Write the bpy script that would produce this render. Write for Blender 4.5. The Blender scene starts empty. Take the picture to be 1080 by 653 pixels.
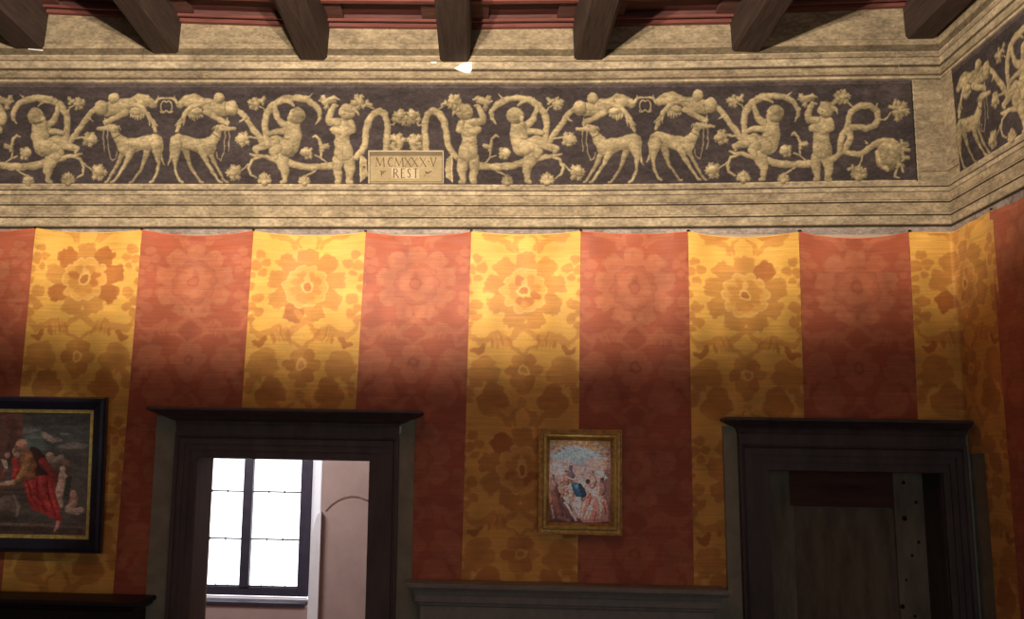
import bpy, bmesh, math, random
import numpy as np
from mathutils import Vector, Matrix
random.seed(5); rng = np.random.default_rng(7)
scene = bpy.context.scene
COL = scene.collection
R_ = math.radians

# ------------------------------------------------------------------ camera
D = 7.5; EYE = 1.75; XR = 3.626              # distance of the end wall, eye height, right wall
PITCH, YAW, ROLL, F = R_(9.38345), R_(-3.08183), R_(1.03760), 1030.907
CX, CY = 450.0, 326.5
cp, sp, cy_, sy_ = math.cos(PITCH), math.sin(PITCH), math.cos(YAW), math.sin(YAW)
fw = np.array([sy_*cp, cy_*cp, sp]); r0 = np.array([cy_, -sy_, 0.0]); u0 = np.cross(r0, fw)
rt = r0*math.cos(ROLL)+u0*math.sin(ROLL); up = -r0*math.sin(ROLL)+u0*math.cos(ROLL)
CAM = np.array([0.0, 0.0, EYE])
cam_d = bpy.data.cameras.new('camera'); cam = bpy.data.objects.new('camera', cam_d); COL.objects.link(cam)
cam.matrix_world = Matrix(((rt[0], up[0], -fw[0], 0), (rt[1], up[1], -fw[1], 0), (rt[2], up[2], -fw[2], EYE), (0, 0, 0, 1)))
cam_d.sensor_width = 36; cam_d.lens = F/1080*36; cam_d.shift_x = (540-CX)/1080; cam_d.clip_end = 200
scene.camera = cam

# ------------------------------------------------------------------ world, lamps, exposure
scene.view_settings.view_transform = 'Standard'; scene.view_settings.look = 'None'
scene.view_settings.gamma = 1; scene.view_settings.use_curve_mapping = False
scene.view_settings.exposure = 0.0
w = bpy.data.worlds.new('sky'); scene.world = w; w.use_nodes = True
bgn = w.node_tree.nodes['Background']; bgn.inputs[0].default_value = (0.93, 0.96, 1.0, 1); bgn.inputs[1].default_value = 3.2

def lamp(name, kind, loc, target, power, colour, **kw):
    d = bpy.data.lights.new(name, kind); d.energy = power; d.color = colour
    for k, v in kw.items(): setattr(d, k, v)
    o = bpy.data.objects.new(name, d); COL.objects.link(o); o.location = loc
    v = Vector(target)-Vector(loc); o.rotation_euler = v.to_track_quat('-Z', 'Y').to_euler()
    return o
# two shaded uplighting spots on a stand in the middle of the room
for lx in (-0.82, -0.46):
    lamp('uplight', 'SPOT', (lx, 2.6, 3.95), (lx-0.1, 7.5, 12.1), 800, (1.0, 0.84, 0.68), spot_size=R_(156), spot_blend=0.21, shadow_soft_size=0.04)
lamp('picture_fill', 'SPOT', (0.76, 3.2, 4.0), (0.76, 7.42, 1.71), 120, (1.0, 0.95, 0.88), spot_size=R_(7.0), spot_blend=0.5, shadow_soft_size=0.03)  # added spot that only brightens the small painting, no fitting modelled
lamp('picture_fill', 'SPOT', (-2.4, 3.2, 4.0), (-3.45, 7.42, 1.70), 110, (1.0, 0.95, 0.88), spot_size=R_(17), spot_blend=0.6, shadow_soft_size=0.03)  # likewise added, lifts the large painting out of the dark
lamp('room_fill', 'AREA', (0.8, -3.9, 1.55), (0.8, 7.5, 1.55), 60, (0.88, 0.94, 1.0), shape='RECTANGLE', size=5.0, size_y=2.6)  # added ambient fill behind the camera; the front wall has no window
lamp('far_room_fill', 'AREA', (-3.2, 9.2, 3.2), (-0.8, 10.9, 1.6), 110, (1.0, 0.93, 0.92), shape='RECTANGLE', size=1.2, size_y=1.4)  # added fill high inside the adjoining room, brightens its rosy far wall

# ------------------------------------------------------------------ helpers
def ray(x, y): return ((x-CX)/F)*rt-((y-CY)/F)*up+fw
def at(x, y, Y=D):
    d = ray(x, y); return CAM+d*(Y/d[1])
def atx(x, y, X=XR):
    d = ray(x, y); return CAM+d*(X/d[0])
def at_arr(px, py, Y=D):
    a = (px-CX)/F; b = -(py-CY)/F
    d = a[..., None]*rt+b[..., None]*up+fw
    return CAM+d*(Y/d[..., 1])[..., None]
def lin(c):
    c = np.asarray(c, dtype=np.float64)/255.0
    return np.where(c <= 0.04045, c/12.92, ((c+0.055)/1.055)**2.4)
def L4(c): return tuple(lin(c))+(1.0,)

def link(name, me, mat=None, parent=None, smooth=False):
    o = bpy.data.objects.new(name, me); COL.objects.link(o)
    if mat: me.materials.append(mat)
    if parent: o.parent = parent
    if smooth:
        for p in me.polygons: p.use_smooth = True
    return o
def obj(name, bm, mat=None, parent=None, smooth=False, bevel=0):
    bmesh.ops.recalc_face_normals(bm, faces=bm.faces)
    me = bpy.data.meshes.new(name); bm.to_mesh(me); bm.free()
    o = link(name, me, mat, parent, smooth)
    if bevel:
        m = o.modifiers.new('bevel', 'BEVEL'); m.width = bevel; m.segments = 2; m.limit_method = 'ANGLE'
    return o
def empty(name, loc=(0, 0, 0)):
    o = bpy.data.objects.new(name, None); COL.objects.link(o); o.location = loc; o.empty_display_size = 0.1
    return o
def adopt(o, root):                            # parent while keeping world coordinates of the mesh
    o.parent = root; o.matrix_parent_inverse = Matrix.Translation(root.location).inverted(); return o
def tag(o, label=None, cat=None, group=None, kind=None):
    if label: o['label'] = label
    if cat: o['category'] = cat
    if group: o['group'] = group
    if kind: o['kind'] = kind
    return o
def bx(bm, x0, x1, y0, y1, z0, z1):
    v = [bm.verts.new(p) for p in ((x0,y0,z0),(x1,y0,z0),(x1,y1,z0),(x0,y1,z0),(x0,y0,z1),(x1,y0,z1),(x1,y1,z1),(x0,y1,z1))]
    for f in ((0,1,2,3),(4,5,6,7),(0,1,5,4),(1,2,6,5),(2,3,7,6),(3,0,4,7)): bm.faces.new([v[i] for i in f])
    return v
def prism(bm, a, b):                            # a, b: matching rings of points
    va = [bm.verts.new(p) for p in a]; vb = [bm.verts.new(p) for p in b]; n = len(a)
    bm.faces.new(va); bm.faces.new(vb)
    for i in range(n): bm.faces.new((va[i], va[(i+1) % n], vb[(i+1) % n], vb[i]))
def cornice(bm, xl, xr, yb, prof):              # mitred moulding on three sides; prof = [(offset, z)] top to bottom
    rows = []
    for o, z in prof: rows.append([bm.verts.new(p) for p in ((xl-o, yb, z), (xl-o, yb-o, z), (xr+o, yb-o, z), (xr+o, yb, z))])
    for a, b in zip(rows, rows[1:]):
        for i in range(4): bm.faces.new((a[i], a[(i+1) % 4], b[(i+1) % 4], b[i]))
    bm.faces.new(rows[0]); bm.faces.new(rows[-1])
def portal(bm, xl, xr, zt, zb, prof):           # mitred architrave round three sides; prof = [(outward distance, y)]
    rows = []
    for o, y in prof: rows.append([bm.verts.new(p) for p in ((xl-o, y, zb), (xl-o, y, zt+o), (xr+o, y, zt+o), (xr+o, y, zb))])
    n = len(rows)
    for k in range(n):
        a, b = rows[k], rows[(k+1) % n]
        for i in range(3): bm.faces.new((a[i], a[i+1], b[i+1], b[i]))
    bm.faces.new([r[0] for r in rows]); bm.faces.new([r[3] for r in rows])

# ------------------------------------------------------------------ materials
def mat(name, colour, rough=0.8, metal=0.0, var=0.25, scale=8.0, stretch=(1, 1, 1), bump=0.15, colour2=None, spec=0.3):
    m = bpy.data.materials.new(name); m.use_nodes = True; nt = m.node_tree; n = nt.nodes; b = n['Principled BSDF']
    tc = n.new('ShaderNodeTexCoord'); mp = n.new('ShaderNodeMapping'); mp.inputs['Scale'].default_value = stretch
    nz = n.new('ShaderNodeTexNoise'); nz.inputs['Scale'].default_value = scale; nz.inputs['Detail'].default_value = 6; nz.inputs['Roughness'].default_value = 0.65
    nt.links.new(tc.outputs['Object'], mp.inputs[0]); nt.links.new(mp.outputs[0], nz.inputs['Vector'])
    rp = n.new('ShaderNodeValToRGB'); c = lin(colour)
    c2 = lin(colour2) if colour2 else c*(1+var)
    rp.color_ramp.elements[0].position = 0.32; rp.color_ramp.elements[1].position = 0.68
    rp.color_ramp.elements[0].color = tuple(c*(1-var))+(1,); rp.color_ramp.elements[1].color = tuple(np.clip(c2, 0, 1))+(1,)
    nt.links.new(nz.outputs['Fac'], rp.inputs[0]); nt.links.new(rp.outputs[0], b.inputs['Base Color'])
    bp = n.new('ShaderNodeBump'); bp.inputs['Strength'].default_value = bump; bp.inputs['Distance'].default_value = 0.01
    nt.links.new(nz.outputs['Fac'], bp.inputs['Height']); nt.links.new(bp.outputs[0], b.inputs['Normal'])
    b.inputs['Roughness'].default_value = rough; b.inputs['Metallic'].default_value = metal; b.inputs['Specular IOR Level'].default_value = spec
    return m
def paint_mat(name, rough=0.85, var=0.2, scale=6.0, stretch=(1, 1, 1), fine=70, bump=0.1, spec=0.2, sheen=0.0):
    """colour from the painted attribute, weathered by two noises"""
    m = bpy.data.materials.new(name); m.use_nodes = True; nt = m.node_tree; n = nt.nodes; b = n['Principled BSDF']
    at_ = n.new('ShaderNodeAttribute'); at_.attribute_name = 'paint'
    tc = n.new('ShaderNodeTexCoord'); mp = n.new('ShaderNodeMapping'); mp.inputs['Scale'].default_value = stretch
    nt.links.new(tc.outputs['Object'], mp.inputs[0])
    fac = None
    for s, v in ((scale, var), (fine, var*0.6)):
        nz = n.new('ShaderNodeTexNoise'); nz.inputs['Scale'].default_value = s; nz.inputs['Detail'].default_value = 4
        nt.links.new(mp.outputs[0], nz.inputs['Vector'])
        mr = n.new('ShaderNodeMapRange'); mr.inputs['From Min'].default_value = 0.3; mr.inputs['From Max'].default_value = 0.7
        mr.inputs['To Min'].default_value = 1-v; mr.inputs['To Max'].default_value = 1+v*0.6
        nt.links.new(nz.outputs['Fac'], mr.inputs['Value'])
        if fac is None: fac = mr.outputs[0]
        else:
            mm = n.new('ShaderNodeMath'); mm.operation = 'MULTIPLY'; nt.links.new(fac, mm.inputs[0]); nt.links.new(mr.outputs[0], mm.inputs[1]); fac = mm.outputs[0]
    vm = n.new('ShaderNodeVectorMath'); vm.operation = 'SCALE'
    nt.links.new(at_.outputs['Color'], vm.inputs[0]); nt.links.new(fac, vm.inputs['Scale'])
    nt.links.new(vm.outputs[0], b.inputs['Base Color'])
    bp = n.new('ShaderNodeBump'); bp.inputs['Strength'].default_value = bump; bp.inputs['Distance'].default_value = 0.004
    nt.links.new(nz.outputs['Fac'], bp.inputs['Height']); nt.links.new(bp.outputs[0], b.inputs['Normal'])
    b.inputs['Roughness'].default_value = rough; b.inputs['Specular IOR Level'].default_value = spec
    if sheen: b.inputs['Sheen Weight'].default_value = sheen
    return m

M = dict(
    plaster=mat('plaster', (186, 168, 146), 0.9, var=0.12, scale=5),
    pink=mat('rosy_plaster', (166, 144, 138), 0.9, var=0.10, scale=2.5),
    white=mat('whitewash', (226, 226, 232), 0.85, var=0.05, scale=4),
    band=mat('grey_green_paint', (150, 150, 130), 0.85, var=0.16, scale=7),
    dark=mat('dark_portal_stone', (92, 84, 82), 0.6, var=0.22, scale=9, stretch=(1, 1, .25)),
    dark2=mat('dark_portal_wood', (82, 76, 76), 0.5, var=0.25, scale=9, stretch=(1, 1, .2)),
    beam=mat('beam_oak', (66, 52, 46), 0.75, var=0.4, scale=9, stretch=(6, .35, 6), bump=0.5),
    board=mat('red_brown_boards', (98, 64, 58), 0.7, var=0.35, scale=6, stretch=(.5, 5, 5), bump=0.3),
    board2=mat('red_brown_panel', (84, 46, 42), 0.7, var=0.4, scale=6, stretch=(.5, 5, 5), bump=0.3),
    mould=mat('red_brown_moulding', (122, 72, 64), 0.65, var=0.3, scale=7, stretch=(.5, 5, 5), bump=0.2),
    stone=mat('grey_pietra_stone', (142, 144, 136), 0.7, var=0.15, scale=12),
    leaf=mat('old_door_boards', (112, 104, 88), 0.8, var=0.3, scale=5, stretch=(2, 2, .5)),
    leafr=mat('old_door_rail', (88, 62, 54), 0.8, var=0.3, scale=6, stretch=(.4, 2, 2)),
    stile=mat('old_door_stile', (128, 122, 104), 0.8, var=0.28, scale=6, stretch=(2, 2, .5)),
    iron=mat('iron_nail', (40, 34, 30), 0.5, metal=0.7, var=0.3, scale=30),
    ebony=mat('ebonised_frame', (40, 42, 56), 0.3, var=0.3, scale=10, spec=0.5),
    gold=mat('gilt_wood', (255, 216, 132), 0.34, metal=0.4, var=0.35, scale=26, bump=0.5),
    goldd=mat('worn_gilt', (200, 156, 86), 0.4, metal=0.4, var=0.4, scale=30, bump=0.4),
    winframe=mat('window_oak_dark', (52, 46, 60), 0.5, var=0.2, scale=10),
    lead=mat('lead_bar', (60, 58, 62), 0.5, metal=0.5, var=0.2, scale=20),
    floor=mat('terracotta_floor', (110, 70, 52), 0.6, var=0.2, scale=4),
    furn=mat('dark_walnut', (44, 32, 38), 0.5, var=0.25, scale=7, stretch=(1, 3, 3)),
    patch=mat('bare_white_plaster', (252, 248, 240), 0.9, var=0.04, scale=20),
    canvas=mat('lining_canvas', (120, 100, 80), 0.9),
)
M['fresco'] = paint_mat('fresco_paint', 0.9, var=0.10, scale=9, fine=60, bump=0.12)
M['silk'] = paint_mat('silk_damask', 0.55, var=0.05, scale=4, stretch=(1, 1, 12), fine=30, bump=0.12, spec=0.25, sheen=0.15)
M['oil'] = paint_mat('oil_paint', 0.38, var=0.12, scale=22, fine=90, bump=0.12, spec=0.5)
g = bpy.data.materials.new('window_glass'); g.use_nodes = True; nt = g.node_tree; nt.nodes.clear()
o_ = nt.nodes.new('ShaderNodeOutputMaterial'); tr = nt.nodes.new('ShaderNodeBsdfTransparent'); gl = nt.nodes.new('ShaderNodeBsdfGlossy'); mx = nt.nodes.new('ShaderNodeMixShader')
gl.inputs['Roughness'].default_value = 0.05; mx.inputs[0].default_value = 0.06
nt.links.new(tr.outputs[0], mx.inputs[1]); nt.links.new(gl.outputs[0], mx.inputs[2]); nt.links.new(mx.outputs[0], o_.inputs[0]); M['glass'] = g

# ------------------------------------------------------------------ a small painter (fills a colour grid on real surfaces)
class Canvas:
    def __init__(s, x0, x1, y0, y1, res, colour):
        s.x0, s.y0, s.res = x0, y0, res
        s.nx = int(round((x1-x0)*res))+1; s.ny = int(round((y1-y0)*res))+1
        s.xs = x0+np.arange(s.nx)/res; s.ys = y0+np.arange(s.ny)/res
        s.X, s.Y = np.meshgrid(s.xs, s.ys); s.img = np.empty((s.ny, s.nx, 3)); s.img[:] = colour
    def win(s, x0, x1, y0, y1):
        a = max(0, int((x0-s.x0)*s.res)-1); b = min(s.nx, int((x1-s.x0)*s.res)+3)
        c = max(0, int((y0-s.y0)*s.res)-1); d = min(s.ny, int((y1-s.y0)*s.res)+3)
        if a >= b or c >= d: return None
        return slice(c, d), slice(a, b)
    def put(s, w_, alpha, col): s.img[w_] = s.img[w_]*(1-alpha[..., None])+np.asarray(col)*alpha[..., None]
    def caps(s, segs, col, shade=1.0, outline=0.25, amt=1.0):
        """union of tapered capsules (x0,y0,r0,x1,y1,r1) modelled as soft relief"""
        m = 2
        w_ = s.win(min(min(q[0]-q[2], q[3]-q[5]) for q in segs)-m, max(max(q[0]+q[2], q[3]+q[5]) for q in segs)+m,
                   min(min(q[1]-q[2], q[4]-q[5]) for q in segs)-m, max(max(q[1]+q[2], q[4]+q[5]) for q in segs)+m)
        if w_ is None: return
        X, Y = s.X[w_], s.Y[w_]; best = np.full(X.shape, -9.0); H = np.zeros(X.shape)
        for ax, ay, ra, bx_, by, rb in segs:
            dx, dy = bx_-ax, by-ay; q = dx*dx+dy*dy+1e-9
            t = np.clip(((X-ax)*dx+(Y-ay)*dy)/q, 0, 1); d = np.hypot(X-ax-t*dx, Y-ay-t*dy); r = ra+(rb-ra)*t
            best = np.maximum(best, r-d); H = np.maximum(H, np.sqrt(np.clip(r*r-d*d, 0, None)))
        al = np.clip(best*s.res*0.8+0.5, 0, 1)*amt
        if min(H.shape) < 4: return
        for _ in range(3 if shade > 0 else 0):
            H = (H+np.roll(H, 1, 0)+np.roll(H, -1, 0)+np.roll(H, 1, 1)+np.roll(H, -1, 1))/5
        gy, gx = np.gradient(H, 1/s.res); n = 1/np.sqrt(gx*gx+gy*gy+1.0)
        lam = (0.8+0.42*gx+0.55*gy)*n
        v = 1+shade*(np.clip(lam, 0, 1.1)-0.85)*0.27-outline*0.55*np.clip(1-best/0.8, 0, 1)
        s.put(w_, al, np.clip(np.asarray(col)[None, None]*v[..., None], 0, 255))
    def path(s, pts, col, **k):
        s.caps([(a[0], a[1], a[2], b[0], b[1], b[2]) for a, b in zip(pts, pts[1:])], col, **k)
    def ell(s, cx, cy, rx, ry, ang, col, amt=1.0, soft=1.0, shade=0.0):
        r = max(rx, ry)+2; w_ = s.win(cx-r, cx+r, cy-r, cy+r)
        if w_ is None: return
        X, Y = s.X[w_]-cx, s.Y[w_]-cy; c, n = math.cos(ang), math.sin(ang)
        q = np.hypot((X*c+Y*n)/rx, (-X*n+Y*c)/ry); d = (1-q)*min(rx, ry)
        al = np.clip(d*s.res*0.8/soft+0.5, 0, 1)*amt
        v = 1+shade*(-(Y/ry)*0.25-(X/rx)*0.12-(q**2)*0.15)
        s.put(w_, al, np.clip(np.asarray(col)[None, None]*v[..., None], 0, 255))
    def poly(s, pts, col, amt=1.0):
        xs, ys = [p[0] for p in pts], [p[1] for p in pts]; w_ = s.win(min(xs), max(xs), min(ys), max(ys))
        if w_ is None: return
        X, Y = s.X[w_], s.Y[w_]; ins = np.zeros(X.shape, bool)
        for (ax, ay), (bx_, by) in zip(pts, pts[1:]+pts[:1]):
            if ay == by: continue
            ins ^= ((ay > Y) != (by > Y)) & (X < (bx_-ax)*(Y-ay)/(by-ay)+ax)
        s.put(w_, ins*amt*1.0, col)
def field_mesh(name, P, img, material, parent=None, keep=None, smooth=True):
    """grid of world points P (ny,nx,3) carrying the colours img (0..255 sRGB)"""
    ny, nx = P.shape[:2]; me = bpy.data.meshes.new(name)
    idx = np.arange(ny*nx).reshape(ny, nx)
    q = np.stack([idx[1:, :-1], idx[1:, 1:], idx[:-1, 1:], idx[:-1, :-1]], -1)
    q = q[keep] if keep is not None else q.reshape(-1, 4)
    nf = len(q); me.vertices.add(ny*nx); me.vertices.foreach_set('co', P.reshape(-1).astype(np.float32))
    me.loops.add(nf*4); me.loops.foreach_set('vertex_index', q.reshape(-1).astype(np.int32))
    me.polygons.add(nf); me.polygons.foreach_set('loop_start', (np.arange(nf)*4).astype(np.int32)); me.polygons.foreach_set('loop_total', np.full(nf, 4, np.int32))
    if smooth: me.polygons.foreach_set('use_smooth', np.ones(nf, bool))
    a = me.color_attributes.new('paint', 'FLOAT_COLOR', 'POINT')
    c = np.ones((ny*nx, 4), np.float32); c[:, :3] = lin(np.clip(img, 0, 255)).reshape(-1, 3); a.data.foreach_set('color', c.reshape(-1))
    me.update(calc_edges=True); me.validate()
    return link(name, me, material, parent)
def warp(cv, amp, scale, y0=None, y1=None, x0=-1e9, x1=1e9):
    ny, nx = cv.img.shape[:2]; r = cv.res
    a = 0 if y0 is None else int((y0-cv.y0)*r); b = ny if y1 is None else int((y1-cv.y0)*r); h = b-a
    ox = ((smooth_noise(h, nx, scale*r, scale*r)-.5)*2*amp+(smooth_noise(h, nx, scale*r*.45, scale*r*.45)-.5)*amp)*r
    oy = ((smooth_noise(h, nx, scale*r, scale*r)-.5)*2*amp+(smooth_noise(h, nx, scale*r*.45, scale*r*.45)-.5)*amp)*r
    fade = np.clip((cv.xs-x0)/6, 0, 1)[None]*np.clip((x1-cv.xs)/6, 0, 1)[None]*(np.clip(np.arange(h)/(3*r), 0, 1)*np.clip((h-1-np.arange(h))/(3*r), 0, 1))[:, None]; ox *= fade; oy *= fade
    jj, ii = np.meshgrid(np.arange(nx), np.arange(h)); x = np.clip(jj+ox, 0, nx-1.001); y = np.clip(ii+oy, 0, h-1.001)
    x0_, y0_ = x.astype(int), y.astype(int); fx, fy = (x-x0_)[..., None], (y-y0_)[..., None]; g_ = cv.img[a:b]
    cv.img[a:b] = g_[y0_, x0_]*(1-fx)*(1-fy)+g_[y0_, x0_+1]*fx*(1-fy)+g_[y0_+1, x0_]*(1-fx)*fy+g_[y0_+1, x0_+1]*fx*fy
def soften(cv, n):
    for _ in range(n): g_ = cv.img; cv.img = (g_*2+np.roll(g_, 1, 0)+np.roll(g_, -1, 0)+np.roll(g_, 1, 1)+np.roll(g_, -1, 1))/6
def smooth_noise(ny, nx, cy, cx):
    g_ = rng.random((int(ny/cy)+3, int(nx/cx)+3)); yy = np.arange(ny)/cy; xx = np.arange(nx)/cx
    y0, x0 = yy.astype(int), xx.astype(int); fy, fx = (yy-y0)[:, None], (xx-x0)[None]
    fy, fx = fy*fy*(3-2*fy), fx*fx*(3-2*fx)
    return (g_[y0][:, x0]*(1-fy)*(1-fx)+g_[y0+1][:, x0]*fy*(1-fx)+g_[y0][:, x0+1]*(1-fy)*fx+g_[y0+1][:, x0+1]*fy*fx)

# ------------------------------------------------------------------ room shell
ZT = 5.60; XL = -6.2; YF = -4.2; YB2 = 10.9; TH = 0.45
def struct(name, bm, m, **k):
    o = obj(name, bm, m, **k); o['kind'] = 'structure'; return o
b = bmesh.new(); bx(b, XL-.3, XR+.3, YF-.3, YB2+.9, -0.2, 0.0); struct('floor', b, M['floor'])
# openings of the end wall
d1l, d1r, d1t = at(207, 520)[0], at(389.5, 520)[0], at(300, 484)[2]
d2l, d2r, d2t = at(810, 540)[0], at(994, 540)[0], at(890, 497)[2]
b = bmesh.new()
bx(b, XL-.3, d1l, D, D+TH, 0, ZT); bx(b, d1r, d2l, D, D+TH, 0, ZT); bx(b, d2r, XR+.3, D, D+TH, 0, ZT)
bx(b, d1l, d1r, D, D+TH, d1t, ZT); bx(b, d2l, d2r, D, D+TH, d2t, ZT)
bx(b, d2l, d2r, D+.36, D+TH, 0, d2t)
wall_back = struct('wall_back', b, M['plaster'])
b = bmesh.new(); bx(b, XR, XR+.3, YF, D, 0, ZT); wall_right = struct('wall_right', b, M['plaster'])
b = bmesh.new(); bx(b, XL-.3, XL, YF, YB2+.6, 0, ZT); struct('wall_left', b, M['plaster'])
b = bmesh.new(); bx(b, XL-.3, XR+.3, YF-.3, YF, 0, ZT); struct('wall_front', b, M['plaster'])
b = bmesh.new(); bx(b, XR-1.6, XR-1.3, D+TH, YB2, 0, ZT); struct('wall_side', b, M['pink'])
b = bmesh.new(); bx(b, XL-.3, XR+.3, YF-.3, YB2+.9, ZT, ZT+.2); ceiling = struct('ceiling', b, M['board2'])

# ------------------------------------------------------------------ painted fresco bands
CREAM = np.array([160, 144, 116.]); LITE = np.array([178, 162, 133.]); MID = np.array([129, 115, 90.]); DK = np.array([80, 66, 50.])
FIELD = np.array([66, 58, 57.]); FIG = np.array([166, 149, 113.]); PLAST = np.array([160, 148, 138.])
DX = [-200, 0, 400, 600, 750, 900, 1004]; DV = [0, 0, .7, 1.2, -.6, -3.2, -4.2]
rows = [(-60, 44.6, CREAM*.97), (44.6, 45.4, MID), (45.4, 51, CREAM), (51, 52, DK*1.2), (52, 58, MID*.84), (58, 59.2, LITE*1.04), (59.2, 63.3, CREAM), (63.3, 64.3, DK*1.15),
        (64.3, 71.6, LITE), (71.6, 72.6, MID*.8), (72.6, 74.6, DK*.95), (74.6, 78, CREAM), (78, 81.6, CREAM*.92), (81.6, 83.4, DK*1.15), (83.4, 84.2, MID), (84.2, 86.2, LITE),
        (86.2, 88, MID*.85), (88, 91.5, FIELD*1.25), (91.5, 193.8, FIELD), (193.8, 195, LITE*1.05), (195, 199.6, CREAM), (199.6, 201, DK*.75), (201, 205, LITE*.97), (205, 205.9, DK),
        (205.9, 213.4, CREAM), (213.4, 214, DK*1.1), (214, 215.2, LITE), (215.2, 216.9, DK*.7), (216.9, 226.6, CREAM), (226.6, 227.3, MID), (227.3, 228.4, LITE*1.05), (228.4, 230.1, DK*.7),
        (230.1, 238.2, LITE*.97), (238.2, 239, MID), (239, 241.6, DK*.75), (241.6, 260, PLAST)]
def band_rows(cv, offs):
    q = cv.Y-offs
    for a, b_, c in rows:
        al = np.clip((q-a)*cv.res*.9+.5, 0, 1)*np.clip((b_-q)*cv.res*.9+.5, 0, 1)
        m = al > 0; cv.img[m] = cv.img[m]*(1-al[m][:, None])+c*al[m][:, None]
def weather(cv, a=16):
    ny, nx = cv.img.shape[:2]
    n = (smooth_noise(ny, nx, 9, 26)-.5)*.9+(smooth_noise(ny, nx, 3, 6)-.5)*1.0+(smooth_noise(ny, nx, 40, 70)-.5)*.55+(smooth_noise(ny, nx, 1.6, 2.2)-.5)*.6
    cv.img *= (1+n*a/100)[..., None]; cv.img *= 1+(rng.random((ny, nx, 1))-.5)*.07

class Unit:
    """one repeat of the hunting scroll; e = x of the knot the two hounds share, s = +1/-1 direction"""
    def __init__(s, cv, e, sg, dy=0.0): s.cv, s.e, s.s, s.dy = cv, e, sg, dy
    def x(s, x): return s.e+s.s*(x-175.5)
    def P(s, pts, col=FIG, **k): s.cv.path([(s.x(p[0]), p[1]+s.dy, p[2]) for p in pts], col, **k)
    def C(s, segs, col=FIG, **k): s.cv.caps([(s.x(q[0]), q[1]+s.dy, q[2], s.x(q[3]), q[4]+s.dy, q[5]) for q in segs], col, **k)
    def E(s, cx, cy, rx, ry, ang=0.0, col=FIG, **k): s.cv.ell(s.x(cx), cy+s.dy, rx, ry, ang*s.s, col, **k)
    def leaf(s, cx, cy, r, ang, col=FIG, n=7, half=False):
        m = 5 if n >= 6 else 3; spread = 3.9 if not half else 2.7
        segs = [(cx-math.cos(ang)*r*.1, cy-math.sin(ang)*r*.1, r*.36, cx+math.cos(ang)*r*.42, cy+math.sin(ang)*r*.42, r*.34)]
        for i in range(m):
            q = (i-(m-1)/2)/((m-1)/2); t = ang+q*spread/2; L = r*(.78-.26*abs(q))
            segs.append((cx, cy, r*.26, cx+math.cos(t)*L, cy+math.sin(t)*L, r*.21))
            for d in (-.32, .32): segs.append((cx+math.cos(t)*L*.5, cy+math.sin(t)*L*.5, r*.15, cx+math.cos(t+d)*(L+r*.08), cy+math.sin(t+d)*(L+r*.08), r*.10))
            segs.append((cx+math.cos(t)*L*.6, cy+math.sin(t)*L*.6, r*.15, cx+math.cos(t)*(L+r*.22), cy+math.sin(t)*(L+r*.22), r*.08))
        s.C(segs, col*.97, shade=1.3)
        for i in range(m):
            q = (i-(m-1)/2)/((m-1)/2); t = ang+q*spread/2; L = r*(.78-.26*abs(q))
            s.P([(cx, cy, .3), (cx+math.cos(t)*L, cy+math.sin(t)*L, .22)], FIG*1.12, outline=0, shade=0, amt=.55)
            t += spread/(m-1)/2
            if i < m-1: s.P([(cx+math.cos(t)*r*.32, cy+math.sin(t)*r*.32, .3), (cx+math.cos(t)*r*.62, cy+math.sin(t)*r*.62, .4)], FIG*.55, outline=0, shade=0, amt=.55)

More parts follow.
